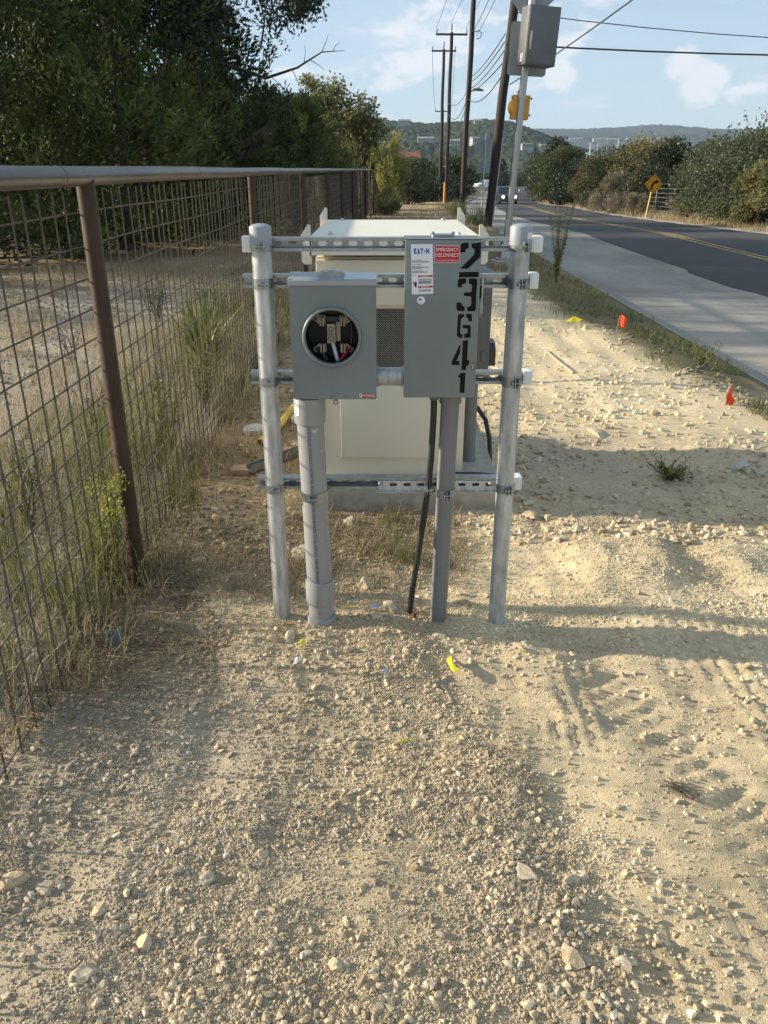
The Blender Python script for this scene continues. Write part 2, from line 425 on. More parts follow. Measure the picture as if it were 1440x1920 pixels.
def gz(x, y):
    x = np.asarray(x, float); y = np.asarray(y, float)
    kx = kerbx(y); rr = road_right(y)
    bw = np.interp(y, [3, 6, 9.5, 14, 40], [0.5, 0.8, 1.25, 1.4, 1.2])
    z = prof(y) - 0.13 * sstep(0, 1, (x - (kx - bw)) / (bw - 0.1))
    z = np.where(x > kx - 0.07, prof(y) - 0.40, z)
    right = prof(y) - 0.27 + 0.12 * sstep(0.3, 2.5, x - rr) + 0.25 * fbm(x * 0.15, y * 0.15, 91)* sstep(2, 6, x - rr)
    z = np.where(x > rr - 0.05, right, z)
    onroad = (x > kx - 0.08) & (x < rr + 0.15)
    m = lot_mask(x, y)
    # broad unevenness
    b = 0.035 * fbm(x * 0.9 + 3, y * 0.9, 7, 3) + 0.016 * fbm(x * 3.1, y * 3.1, 17, 3)
    # churned heap along the foot of the rack
    b += 0.045 * np.exp(-((y - 2.42) / 0.22) ** 2) * sstep(-0.7, -0.4, x) * (1 - sstep(0.45, 0.8, x)) * (0.7 + 0.6 * fbm(x * 4, y * 4, 23, 2))
    b -= 0.030 * np.exp(-(((x - 0.62) / 0.3) ** 2 + ((y - 2.5) / 0.12) ** 2))
    # gravel windrow left by the tyre, running towards the camera
    rx = np.interp(y, [0.5, 1.1, 1.7, 2.3], [0.46, 0.40, 0.27, 0.08])
    b += 0.008 * np.exp(-((x - rx) / 0.10) ** 2) * (1 - sstep(2.1, 2.5, y))
    # tyre and boot impressions in the powder right of it
    pw = sstep(0.0, 0.12, x - rx - 0.08) * (1 - sstep(2.3, 2.9, y))
    tread = np.sin((x * 0.85 + y * 0.55) * 105) * np.sin((x * -0.5 + y * 0.9) * 62)
    patch = np.clip(fbm(x * 3.3 + 9, y * 3.3, 41, 2) * 3, 0, 1)
    b += pw * (0.008 * np.clip(tread * 2.2, -1, 1) * patch)
    # ribs of a tyre track crossing the powder
    tr = (x - 0.95) + 0.35 * (y - 1.6); b += pw * (-0.010 * np.exp(-(tr / 0.11) ** 4) + 0.006 * np.exp(-(tr / 0.10) ** 4) * np.sin((y * 0.9 - x * 0.5) * 95))
    b += pw * 0.014 * fbm(x * 5.2, y * 7.5, 55, 3) * (0.5 + 0.8 * sstep(-0.2, 0.3, fbm(x * 1.3, y * 1.3, 8, 2)))
    # lumps in the piled-up strip right of the rack
    b += 0.055 * sstep(0.55, 0.9, x) * (1 - sstep(3.1, 3.4, y)) * sstep(2.5, 2.8, y) * (0.5 + fbm(x * 3, y * 3, 61, 3))
    b += 0.012 * fbm(x * 8, y * 8, 19, 3) + 0.004 * fbm(x * 25, y * 25, 29, 2)
    # ruts along the far part of the lot
    b += 0.03 * np.sin((x - 0.12 * y) * 9) * sstep(5, 7, y) * fbm(x * 2, y * 0.6, 77, 2)
    rough = np.where(onroad, 0.0, 0.05 * fbm(x * 0.5, y * 0.5, 3, 3) + 0.02 * fbm(x * 2.5, y * 2.5, 5, 3))
    far = sstep(60, 200, y)
    z = z + np.where(onroad, 0, m * b + (1 - m) * rough * (1 + 6 * far))
    # level bed under the concrete pad
    pad = sstep(-0.6, -0.42, x) * (1 - sstep(0.6, 0.75, x)) * sstep(3.45, 3.6, y) * (1 - sstep(4.9, 5.1, y))
    z = z * (1 - pad) + pad * 0.0
    # broad hills that close the valley
    z = z + 0.0
    return z

def gcol(x, y):
    x = np.asarray(x, float); y = np.asarray(y, float)
    n1 = fbm(x * 1.1, y * 1.1, 101, 4); n2 = fbm(x * 5, y * 5, 111, 4)
    caliche = np.array([0.54, 0.428, 0.262]); pale = np.array([0.715, 0.585, 0.372]); grav_shade = np.array([0.44, 0.366, 0.258])
    soil = np.array([0.235, 0.175, 0.11]); greysoil = np.array([0.43, 0.375, 0.29]); dry = np.array([0.26, 0.19, 0.105])
    green = np.array([0.055, 0.065, 0.03]); tan = np.array([0.36, 0.28, 0.16])
    def mix(a, b, t): return a * (1 - t[..., None]) + b * t[..., None]
    c = np.broadcast_to(caliche, x.shape + (3,)).copy()
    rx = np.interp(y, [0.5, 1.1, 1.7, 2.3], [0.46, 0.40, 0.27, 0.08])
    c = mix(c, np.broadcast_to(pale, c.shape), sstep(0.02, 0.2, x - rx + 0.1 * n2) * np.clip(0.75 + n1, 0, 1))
    c = mix(c, np.broadcast_to(grav_shade, c.shape), np.clip((1 - sstep(0.0, 0.25, x - rx)) * (1 - sstep(2.0, 2.6, y)) * (0.75 + 0.9 * n1), 0, 1))  # gravel tone, with the left foreground's dappled shade partly painted in
    sm = sstep(2.75, 3.2, y + 0.25 * n2) * (1 - sstep(-0.1, 0.5, x + 0.2 * n2)) * (1 - 0.6 * sstep(8, 11, y))
    sm = np.maximum(sm, (1 - sstep(-0.95, -0.55, x + 0.25 * n2 - 0.12 * np.clip(2.8 - y, -1, 1))) * sstep(1.6, 2.4, y))
    c = mix(c, np.broadcast_to(soil, c.shape), np.clip(sm * (0.75 + 0.5 * n1), 0, 1))
    cab_shade = sstep(0.55, 0.8, x) * sstep(3.2, 3.5, y) * (1 - sstep(4.6, 5.1, y))  # cabinet's cast shadow, painted into the ground colour
    c = mix(c, np.broadcast_to(grav_shade, c.shape), np.clip(cab_shade * (0.6 + n1), 0, 1))
    c = mix(c, np.broadcast_to(greysoil, c.shape), (1 - sstep(-1.25, -1.05, x)) * np.clip(0.8 + n1, 0, 1))
    c = mix(c, np.broadcast_to(soil, c.shape), np.clip((1 - sstep(-1.6, -1.1, x)) * sstep(0.0, 0.5, n1 + 0.1), 0, 1) * 0.45)
    bw = np.interp(y, [3, 6, 9.5, 14, 40], [0.5, 0.8, 1.25, 1.4, 1.2])
    bank = sstep(-0.25, 0.25, x - (kerbx(y) - bw) + 0.2 * n2) * (x < kerbx(y))
    c = mix(c, np.broadcast_to(np.array([0.16, 0.14, 0.075]), c.shape), bank * sstep(4.5, 7, y))
    c = mix(c, np.broadcast_to(dry, c.shape), sstep(11, 14, y + 1.5 * n1) * np.clip(0.9 + n1, 0, 1))
    c = mix(c, np.broadcast_to(tan, c.shape), sstep(0, 0.3, x - road_right(y)) * (1 - sstep(2.5, 4.5, x - road_right(y))))
    c = mix(c, np.broadcast_to(green, c.shape), np.clip(sstep(3.5, 6, x - road_right(y)) + sstep(70, 110, y) * ((x < kerbx(y) - 1) | (x > road_right(y) + 3)) + (1 - sstep(-9, -3.5, x)) * sstep(16, 21, y), 0, 1))
    return np.clip(c * (1 + 0.18 * n2[..., None]), 0.01, 0.9)

def axis(lo, hi, step, far_lo, far_hi, g):
    mid = list(np.arange(lo, hi, step)); a = []; s = step; v = lo
    while v > far_lo: s *= g; v -= s; a.append(v)
    b = []; s = step; v = hi
    while v < far_hi: b.append(v); s *= g; v += s
    return np.array(a[::-1] + mid + b + [far_hi])
gx = axis(-1.3, 1.9, 0.018, -2500, 4000, 1.07)
gy = axis(0.85, 3.5, 0.018, -40, 7000, 1.034)
GX, GY = np.meshgrid(gx, gy)
GV = np.stack([GX, GY, gz(GX, GY)], -1).reshape(-1, 3)
nx, ny = len(gx), len(gy)
ii = (np.arange(ny - 1)[:, None] * nx + np.arange(nx - 1)[None]).ravel()
GF = np.stack([ii, ii + 1, ii + 1 + nx, ii + nx], -1)
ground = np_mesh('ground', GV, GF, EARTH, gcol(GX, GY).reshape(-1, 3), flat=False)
tag(ground, kind='structure')

def strip(name, xa, xb, ys, dz, m, kind='structure', parent=None, thick=None):
    """road sheet between xa(y) and xb(y)"""
    vs = []; fs = []
    for y in ys:
        z = float(road_z(y)) + dz
        vs += [(float(xa(y)), y, z), (float(xb(y)), y, z)]
    for i in range(len(ys) - 1): fs.append((2 * i, 2 * i + 1, 2 * i + 3, 2 * i + 2))
    o = MB().add(vs, fs).build(name, m, parent)
    if kind and parent is None: tag(o, kind=kind)
    return o
ys = [float(v) for v in np.concatenate([np.arange(-12, 60, 0.25), np.arange(60, 330, 3)])]
edge_j = lambda y: roadc(y) - 2.4 + 0.05 * float(fbm(np.array(y * 0.9), np.array(0.5), 71, 3)) * 0.2 - 0.14 * float(sstep(12.6, 13.6, y) * (1 - sstep(15.4, 15.9, y)))
shoulder = strip('concrete_shoulder', kerbx, lambda y: roadc(y) - 1.9, ys, 0.0, SHOULDER)
road = strip('road', edge_j, road_right, ys, 0.006, ASPHALT)
strip('centre_line', lambda y: roadc(y) - 0.16, lambda y: roadc(y) - 0.06, ys, 0.011, ROADYEL, None, road)
strip('centre_line', lambda y: roadc(y) + 0.06, lambda y: roadc(y) + 0.16, ys, 0.011, ROADYEL, None, road)
strip('gravel_edge', lambda y: road_right(y) - 0.1 + 0.1 * math.sin(y * 2.1), lambda y: road_right(y) + 0.45 + 0.15 * math.sin(y * 1.3), ys, 0.0095, mat('pale_road_edge', (0.40, 0.36, 0.29), 0.95, 0, 0.3, 3, 0.5, 60), None, road)
kb = MB()
kv = []; kf = []
for y in ys:
    k = float(kerbx(y)); z = float(road_z(y))
    kv += [(k + 0.02, y, z - 0.1), (k, y, z + 0.085), (k - 0.03, y, z + 0.105), (k - 0.15, y, z + 0.110), (k - 0.16, y, z - 0.12)]
for i in range(len(ys) - 1):
    for j in range(4):
        a = i * 5 + j; kf.append((a, a + 1, a + 6, a + 5))
tag(kb.add(kv, kf).build('kerb', KERB), kind='structure')

# far hills with a rough canopy of trees
HILLS = []
def hill_z(x, y):
    return max(fn(x, y) for fn in HILLS)
def hill(name, x0, x1, y0, y1, n, m, hfun, rough, cscale, col):
    HILLS.append(lambda x, y: -18 + (float(hfun(np.array(x))) + 18) * math.sin(min(max((y - y0) / (y1 - y0) * 1.25, 0), 1.25) * math.pi / 2) ** 1.3 if y0 < y < y1 else -20)
    xs = np.linspace(x0, x1, n); yy = np.linspace(y0, y1, m); X, Y = np.meshgrid(xs, yy)
    t = (Y - y0) / (y1 - y0)
    Z = -18 + (hfun(X) + 18) * np.sin(np.clip(t * 1.25, 0, 1.25) * math.pi / 2) ** 1.3
    Z = Z + rough * (rng.random(X.shape) ** 1.5) + 0.06 * (hfun(X) + 18) * fbm(X / cscale, Y / cscale, 5, 4) * np.clip(t * 3, 0, 1)
    V = np.stack([X, Y, Z], -1).reshape(-1, 3)
    k = (np.arange(m - 1)[:, None] * n + np.arange(n - 1)[None]).ravel()
    F = np.stack([k, k + 1, k + 1 + n, k + n], -1)
    base = np.array(col); nn = fbm(X / cscale * 3, Y / cscale * 3, 9, 4)[..., None]; sp = rng.random(X.shape)[..., None]
    C = np.clip(base * (1 + 0.45 * nn + 0.5 * (sp - 0.5)), 0.005, 1)
    o = np_mesh(name, V, F, HILLM, C.reshape(-1, 3)); tag(o, kind='structure'); return o
HILLM = tint_mat('wooded_hill', 1.0, 0.3, 0.08, 0.0)
hill('hill', -500, 420, 620, 1500, 330, 170, lambda X: np.interp(X, [-500, -120, -20, 60, 130, 165, 200, 240, 420], [72, 64, 62, 55, 60, 57, 44, 27, 3]), 6.0, 160, (0.040, 0.052, 0.027))
hill('hill', -400, 5200, 2600, 5000, 380, 90, lambda X: np.interp(X, [-400, 500, 900, 1150, 1330, 1480, 1900, 2600, 5200], [150, 178, 170, 178, 192, 172, 166, 158, 150]), 13, 700, (0.042, 0.048, 0.032))

# ------------------------------------------------------------------ pipe-and-wire fence on the left
fence = thing('pipe_fence', 'brown welded pipe fence with square wire mesh running back along the left side', 'fence', (-1.0, 0, 0))
post_y = [-0.8, 2.85, 6.5, 10.2, 13.8, 17.5, 21.1, 24.8, 28.5, 32.0]
rail_z = lambda y: 1.53 - 0.0017 * y
def floc(x, y, z): return (x + 1.0, y, z)
pm_ = MB().tube([(0, 0, -0.2), (0, 0, 0.6), (0, 0, 1.52)], 0.0302, 16).build('post', RUST)
pm_.parent = fence; post_mesh = pm_.data; smooth(post_mesh, 50)
pm_.location = floc(float(fence_x(post_y[0])), post_y[0], 0)
for y in post_y[1:]:
    put('post', post_mesh, fence, floc(float(fence_x(y)), y, -0.0017 * y))
rail = MB()
rail.tube([(float(fence_x(y)) , y, rail_z(y) + 0.002 * math.sin(y * 1.9)) for y in np.concatenate([np.arange(-1.2, 12, 0.45), np.arange(12, 32.1, 1.0)])], 0.0305, 20)
rail_o = rail.build('top_rail', RAILM, fence, 50)
for y in (2.62, 4.55, 8.1):
    MB().lathe((float(fence_x(y)), y, rail_z(y) + 0.002 * math.sin(y * 1.9)), (0, 1, 0), [(0.0302, -0.006), (0.0322, -0.002), (0.0322, 0.002), (0.0302, 0.006)], 20).build('weld_bead', RAILM, rail_o, 50)
WOFF = -0.036
wz = [0.05 + 0.1045 * k for k in range(14)]
vm_mesh = MB().tube([(0, 0, 0.0), (0, 0, 1.46)], 0.0030, 5).build('vertical_wire', WIREM)
vmesh = vm_mesh.data; vm_mesh.parent = fence
first = True
for y in np.arange(0.9, 10.15, 0.1016):
    y = float(y)
    if min(abs(y - p) for p in post_y) < 0.02: continue
    loc = floc(float(fence_x(y)) + WOFF, y, 0.02)
    if first: vm_mesh.location = loc; first = False
    else: put('vertical_wire', vmesh, fence, loc, (random.uniform(-.004, .004), random.uniform(-.004, .004), 0))
for k in range(3):
    ya, yb = post_y[k], post_y[k + 1]
    for j, z in enumerate(wz):
        pts = []
        for t in np.linspace(0, 1, 9):
            y = ya + (yb - ya) * float(t)
            pts.append((float(fence_x(y)) + WOFF - 0.006, y, z + 0.004 * math.sin(y * 2.3 + j)))
        MB().tube(pts, 0.0031, 5).build('horizontal_wire', WIREM, fence)
for k in range(3, len(post_y) - 1):
    ya, yb = post_y[k], post_y[k + 1]; mb = MB()
    for z in wz: mb.tube([(float(fence_x(ya)) + WOFF, ya, z - 0.0017 * ya), (float(fence_x(yb)) + WOFF, yb, z - 0.0017 * yb)], 0.0026, 4, False)
    for y in np.arange(ya + 0.08, yb, 0.1016): mb.tube([(float(fence_x(y)) + WOFF, y, 0.0), (float(fence_x(y)) + WOFF, y, 1.44)], 0.0026, 4, False)
    mb.build('wire_panel', WIREM, fence)
# the run that drops away behind the crest
f2 = thing('pipe_fence', 'far run of brown pipe fence dipping down behind the crest beside yellow shrub', 'fence', (-0.3, 34, 0))
pts = [(-0.49 + 0.06 * i, 32.0 + 2.2 * i, 1.47 - 0.22 * i + (0.10 * math.sin(i * 1.3))) for i in range(1, 8)]
MB().tube([(-0.49, 32.05, 1.47)] + pts, 0.033, 8).build('top_rail', RUST, f2, 50)
for p in pts: MB().tube([(p[0], p[1], p[2] - 1.7), p], 0.033, 8).build('post', RUST, f2, 50)
mb = MB()
for i in range(len(pts) - 1):
    for k in range(12):
        a, b = Vector(pts[i]), Vector(pts[i + 1]); d = Vector((0, 0, 0.1 + 0.11 * k)); mb.tube([a - d, b - d], 0.005, 4, False)
    for k in range(14):
        q = Vector(pts[i]).lerp(Vector(pts[i + 1]), k / 14); mb.tube([q, q - Vector((0, 0, 1.4))], 0.005, 4, False)
mb.build('wire_panel', WIREM, f2)

# ------------------------------------------------------------------ strut rack
RK = 'rack of galvanized posts and slotted channel'
rack = thing('strut_rack', 'free-standing rack of two galvanized pipe posts joined by four slotted steel channels', 'rack', (0.02, 2.6, 0))
PY = 2.57
for px_, lab in ((-0.376, None), (0.417, None)):
    po = MB().tube([(px_, PY, -0.15), (px_, PY, 0.5), (px_, PY, 1.0), (px_, PY, 1.35)], 0.0302, 28).build('post', GALV, rack, 50)
    cap = MB().lathe((px_, PY, 0), (0, 0, 1), [(0.0303, 1.333), (0.0335, 1.333), (0.0338, 1.333), (0.0338, 1.384), (0.0330, 1.3865), (0.024, 1.3915), (0.012, 1.394), (0.0, 1.3945)], 28).build('post_cap', PVCCAP, po, 30)
# little sticker on the right cap
mb = MB()
for i in range(6):
    a0, a1 = R(-62 + i * 6), R(-62 + (i + 1) * 6); r = 0.0338
    mb.add([(0.417 + r * math.cos(a0), PY + r * math.sin(a0), 1.352), (0.417 + r * math.cos(a1), PY + r * math.sin(a1), 1.352), (0.417 + r * math.cos(a1), PY + r * math.sin(a1), 1.370), (0.417 + r * math.cos(a0), PY + r * math.sin(a0), 1.370)], [(0, 1, 2, 3)])
mb.build('cap_sticker', WHITEST, rack)

def channel(x0, x1, z0, name='channel', yo=2.601, parent=rack, flip=False, slots=True, h=0.041, d=0.040):
    mb = MB(); t = 0.0026
    yb = yo + d
    prof_ = [(yo, z0 + 0.0095), (yo, z0), (yb, z0), (yb, z0 + h), (yo, z0 + h), (yo, z0 + h - 0.0095)]
    # top, bottom and lips
    mb.box(x0, x1, yo, yb, z0 + h - t, z0 + h, 0.0008); mb.box(x0, x1, yo, yb, z0, z0 + t, 0.0008)
    mb.box(x0, x1, yo, yo + 0.007, z0 + h - 0.0095, z0 + h - t + 0.0001); mb.box(x0, x1, yo, yo + 0.007, z0 + t - 0.0001, z0 + 0.0095)
    holes = []
    if slots:
        x = x0 + 0.030
        while x + 0.03 < x1:
            holes.append([(x + 0.0075 + 0.0072 * math.cos(a) if 90 < math.degrees(a) < 270 else x + 0.0215 + 0.0072 * math.cos(a), z0 + h / 2 + 0.0072 * math.sin(a)) for a in [R(q) for q in (-90, -60, -30, 0, 30, 60, 90, 90.01, 120, 150, 180, 210, 240, 269.9)]])
            x += 0.0477
    mb.prism([(x0, z0 + t * .9), (x1, z0 + t * .9), (x1, z0 + h - t * .9), (x0, z0 + h - t * .9)], yb - t, yb - 0.0002, 'xz', holes)
    return mb.build(name, ZINC, parent)
rows = [(1.3105, -0.428, 0.470), (1.2005, -0.446, 0.470), (0.8905, -0.440, 0.470), (0.5175, -0.440, 0.462)]
ch = []
for z0, xa, xb in rows: ch.append(channel(xa, xb, z0))
def endcap(x0, x1, z0, parent):
    MB().box(x0, x1, 2.597, 2.646, z0 - 0.003, z0 + 0.045, 0.004).build('end_cap', WHITEPLASTIC, parent, 40)
endcap(-0.440, -0.402, 1.3105, ch[0]); endcap(0.456, 0.492, 1.3105, ch[0])
endcap(0.458, 0.487, 1.2005, ch[1]); endcap(0.458, 0.489, 0.8905, ch[2]); endcap(0.450, 0.480, 0.5175, ch[3])
# splice bar lapped over the lowest channel
mb = MB(); holes = []
for i in range(8):
    x = 0.018 + i * 0.0477
    holes.append([(x + 0.0075 + 0.006 * math.cos(a) if 90 < math.degrees(a) < 270 else x + 0.0215 + 0.006 * math.cos(a), 0.536 + 0.006 * math.sin(a)) for a in [R(q) for q in (-90, -60, -30, 0, 30, 60, 90, 90.01, 120, 150, 180, 210, 240, 269.9)]])
mb.prism([(-0.020, 0.512), (0.395, 0.512), (0.395, 0.549), (-0.020, 0.549)], 2.5955, 2.5985, 'xz', holes)
mb.box(-0.020, 0.395, 2.586, 2.5955, 0.509, 0.512)
mb.build('splice_bar', GALV, ch[3])
for x in (-0.012, 0.372): MB().lathe((x, 2.5955, 0.541), (0, -1, 0), [(0.0085, 0), (0.0085, 0.004), (0.006, 0.008), (0.0, 0.0085)], 8).build('bolt', ZINC, ch[3], 30)

def clamp(cx, cy, r, z, parent, name='pipe_clamp', w=0.030, gap=0.010, rot=0.0):
    """two-piece strut clamp: half bands, front ears and a bolt through them"""
    mb = MB(); t = 0.0018
    for s in (-1, 1):
        a0 = -90 + rot + s * math.degrees(gap / 2 / r) ; a1 = -90 + rot + s * 165
        n = 14; vs = []; fs = []
        for i in range(n + 1):
            a = R(a0 + (a1 - a0) * i / n)
            for rr_ in (r + 0.0006, r + 0.0006 + t):
                for zz in (z - w / 2, z + w / 2): vs.append((cx + rr_ * math.cos(a), cy + rr_ * math.sin(a), zz))
        for i in range(n):
            b = i * 4
            fs += [(b, b + 4, b + 5, b + 1), (b + 2, b + 3, b + 7, b + 6), (b + 1, b + 5, b + 7, b + 3), (b, b + 2, b + 6, b + 4)]
        fs += [(0, 1, 3, 2)]
        mb.add(vs, fs)
        a = R(a0); d = Vector((math.cos(R(-90 + rot)), math.sin(R(-90 + rot)), 0)); tq = Vector((-d.y, d.x, 0)) * s
        p = Vector((cx + (r + 0.001) * math.cos(a), cy + (r + 0.001) * math.sin(a), z))
        q = [p, p + d * 0.017, p + d * 0.017 + tq * 0.002, p + tq * 0.002]
        mb.add([(v.x, v.y, z - w / 2) for v in q] + [(v.x, v.y, z + w / 2) for v in q], [(0, 1, 2, 3), (4, 5, 6, 7), (0, 1, 5, 4), (1, 2, 6, 5), (2, 3, 7, 6)])
    o = mb.build(name, ZINC, parent, 40)
    d = Vector((math.cos(R(-90 + rot)), math.sin(R(-90 + rot)), 0)); tq = Vector((-d.y, d.x, 0))
    c = Vector((cx, cy, z)) + d * (r + 0.010)
    MB().tube([c - tq * 0.016, c + tq * 0.016], 0.0033, 8).lathe(c - tq * 0.017, tq, [(0.0, 0), (0.0068, 0), (0.0068, 0.005), (0, 0.0051)], 6).lathe(c + tq * 0.0075, tq, [(0.0, 0), (0.0068, 0), (0.0068, 0.005), (0, 0.0051)], 6).build('bolt', ZINC, o, 30)
    return o
for z0, xa, xb in rows:
    for cx in (-0.376, 0.417): clamp(cx, PY, 0.0302, z0 + 0.0195, rack, rot=8 if cx < 0 else 14)

# ------------------------------------------------------------------ meter socket box
MX0, MX1, MZ0, MZ1, MY = -0.287, -0.0235, 0.872, 1.236, 2.482
meter = thing('meter_socket', 'grey square meter socket box with open round hole showing terminals and wires', 'meter box', (-0.155, 2.54, 0.872))
cx, cz = -0.1605, 1.069
mb = MB()
mb.prism(rounded(MX0, MX1, MZ0, MZ1 - 0.01, 0.003, 2), MY, MY + 0.0018, 'xz', [circle(cx, cz, 0.0835, 48)])
mb.build('cover', GREYBOX, meter)
mb = MB()
mb.box(MX0 + 0.002, MX0 + 0.004, MY + 0.002, 2.598, MZ0 + 0.002, MZ1 + 0.006); mb.box(MX1 - 0.004, MX1 - 0.002, MY + 0.002, 2.598, MZ0 + 0.002, MZ1 + 0.006)
mb.box(MX0 + 0.004, MX1 - 0.004, 2.595, 2.598, MZ0 + 0.002, MZ1 + 0.008); mb.box(MX0 + 0.004, MX1 - 0.004, MY + 0.002, 2.595, MZ0 + 0.002, MZ0 + 0.004)
mb.build('case', GREYBOX, meter)
tp = [(MY - 0.004, MZ1 - 0.012), (MY - 0.004, MZ1 + 0.002), (MY + 0.006, MZ1 + 0.005), (2.600, MZ1 + 0.014), (2.600, MZ1 + 0.008), (MY + 0.0, MZ1 - 0.002), (MY - 0.0015, MZ1 - 0.012)]
top = MB().prism(tp, MX0 - 0.004, MX1 + 0.003, 'yz').build('top_cap', mat('grey_enamel_sheen', (0.33, 0.36, 0.37), 0.22, 0.25, 0.06, 8), meter)
hub = MB().prism(rounded(-0.200, -0.122, 2.520, 2.582, 0.008), MZ1 + 0.0075, MZ1 + 0.018, 'xy').prism(rounded(-0.194, -0.128, 2.526, 2.576, 0.006), MZ1 + 0.018, MZ1 + 0.0215, 'xy').build('hub_plate', ZINC, meter, 30)
MB().lathe((-0.161, 2.55, MZ1 + 0.0215), (0, 0, 1), [(0.007, 0), (0.007, 0.003), (0.0, 0.0035)], 10).build('screw', ZINC, hub, 40)
MB().lathe((cx, MY, cz), (0, -1, 0), [(0.0815, -0.004), (0.0815, 0.006), (0.0828, 0.011), (0.0858, 0.0135), (0.0892, 0.0125), (0.0915, 0.009), (0.0925, 0.004), (0.0935, 0.0)], 64).build('socket_ring', GREYBOX, meter, 60)
ins = MB(); ins.lathe((cx, MY + 0.03, cz), (0, 1, 0), [(0.082, -0.028), (0.083, 0.02), (0.080, 0.06)], 48)
ins.build('socket_liner', DARKIN, meter, 40)
MB().box(MX0 + 0.008, MX1 - 0.008, 2.578, 2.592, MZ0 + 0.01, MZ1 - 0.006).build('back_block', DARKIN, meter)
LY = 2.525
for sx in (-1, 1):
    for sz in (-1, 1):
        jx, jz = cx + sx * 0.0325, cz + sz * 0.0415
        jaw = MB()
        arm = [(jx - sx * 0.011, jz + sz * 0.016), (jx + sx * 0.004, jz + sz * 0.018), (jx + sx * 0.030, jz + sz * 0.030 * 0.6), (jx + sx * 0.034, jz + sz * 0.004), (jx + sx * 0.010, jz - sz * 0.012), (jx - sx * 0.011, jz - sz * 0.012)]
        arm = [(jx + (p[0] - jx) * 0.95, jz + (p[1] - jz) * 0.95) for p in arm]
        if sz > 0: arm = [(p[0], p[1]) for p in arm]
        jaw.prism(arm, LY + 0.012, LY + 0.018, 'xz')
        for k in (-1, 1): jaw.box(jx + k * 0.0045 - 0.0028, jx + k * 0.0045 + 0.0028, LY - 0.014, LY + 0.012, jz - 0.014, jz + 0.014, 0.0012)
        jo = jaw.build('jaw', BRASS, meter)
        MB().lathe((jx + sx * 0.022, LY + 0.012, jz + sz * 0.006), (0, -1, 0), [(0.0075, 0), (0.0075, 0.006), (0.0045, 0.006), (0.004, 0.003), (0.0, 0.003)], 12).build('screw', DARKGREY, jo, 40)
lug = MB().box(cx - 0.017, cx + 0.009, LY - 0.016, LY + 0.03, cz - 0.025, cz + 0.035, 0.002).build('neutral_lug', BRASS, meter, 30)
MB().box(cx + 0.010, cx + 0.024, LY + 0.005, LY + 0.030, cz - 0.022, cz + 0.038, 0.0015).build('lug_bracket', BRASS, lug)
MB().box(cx - 0.019, cx + 0.022, LY + 0.030, LY + 0.034, cz - 0.024, cz + 0.050).build('lug_plate', DARKGREY, lug)
MB().box(cx - 0.0165, cx + 0.0085, LY - 0.0168, LY - 0.0161, cz + 0.0045, cz + 0.0058).build('lug_split', DARKIN, lug)
for dz in (0.019, -0.008):
    MB().lathe((cx - 0.004, LY - 0.016, cz + dz), (0, -1, 0), [(0.0095, 0.0), (0.0095, 0.003), (0.006, 0.003), (0.0055, -0.004), (0.0, -0.004)], 18).build('screw', DARKGREY, lug, 40)
    MB().lathe((cx - 0.004, LY - 0.016, cz + dz), (0, -1, 0), [(0.0052, -0.003), (0.0052, 0.001), (0.0025, 0.001), (0.002, -0.002)], 6).build('screw_socket', BRASS, lug, 20)
MB().box(cx - 0.045, cx + 0.045, LY + 0.034, LY + 0.045, cz + 0.055, cz + 0.076, 0.003).build('barrier', DARKIN, meter)
MB().tube([(cx - 0.003, LY + 0.006, cz - 0.022), (cx + 0.004, LY, cz - 0.045), (cx + 0.014, LY + 0.002, cz - 0.085), (cx + 0.016, LY + 0.01, cz - 0.13)], 0.0062, 10).build('white_wire', WHITEWIRE, meter, 60)
MB().tube([(cx + 0.050, LY + 0.010, cz - 0.045), (cx + 0.036, LY + 0.004, cz - 0.064), (cx + 0.014, LY + 0.012, cz - 0.095), (cx + 0.004, LY + 0.02, cz - 0.14)], 0.0068, 10).build('red_wire', REDWIRE, meter, 60)
MB().tube([(cx - 0.050, LY + 0.010, cz - 0.045), (cx - 0.034, LY + 0.004, cz - 0.062), (cx - 0.012, LY + 0.010, cz - 0.095), (cx - 0.004, LY + 0.02, cz - 0.14)], 0.0068, 10).build('black_wire', BLACKRUBBER, meter, 60)
MB().tube([(cx + 0.05, LY + 0.03, cz + 0.075), (cx + 0.060, LY + 0.012, cz), (cx + 0.056, LY + 0.014, cz - 0.03)], 0.005, 8).build('black_wire', BLACKRUBBER, meter, 60)
# latch and its hasp under the lower edge
lt = MB().prism([(-0.170, MZ0 + 0.002), (-0.158, MZ0 + 0.016), (-0.132, MZ0 + 0.017), (-0.128, MZ0 + 0.010), (-0.134, MZ0 + 0.002)], MY - 0.004, MY - 0.001, 'xz').build('latch', mat('latch_steel', (0.25, 0.24, 0.23), 0.45, 0.5, 0.2, 40), meter)
MB().prism(rounded(-0.162, -0.146, MZ0 - 0.016, MZ0 + 0.002, 0.007), MY - 0.006, MY - 0.004, 'xz', [circle(-0.1535, MZ0 - 0.0085, 0.0042, 14)]).build('hasp', lt.data.materials[0], lt)
st = MB().prism([(-0.0785, 0.8905), (-0.0780, 0.8790), (-0.0290, 0.8765), (-0.0285, 0.8870)], MY - 0.0012, MY - 0.0004, 'xz').build('warning_sticker', WHITEST, meter)
MB().prism([(-0.071, 0.8896), (-0.071, 0.8862), (-0.0292, 0.8838), (-0.0292, 0.8866)], MY - 0.0018, MY - 0.0013, 'xz').prism([(-0.071, 0.8838), (-0.071, 0.8792), (-0.0295, 0.8770), (-0.0295, 0.8810)], MY - 0.0018, MY - 0.0013, 'xz').build('red_print', REDST, st)
MB().prism(circle(-0.0748, 0.8848, 0.0022, 12), MY - 0.0018, MY - 0.0013, 'xz').build('symbol', DARKINK, st)

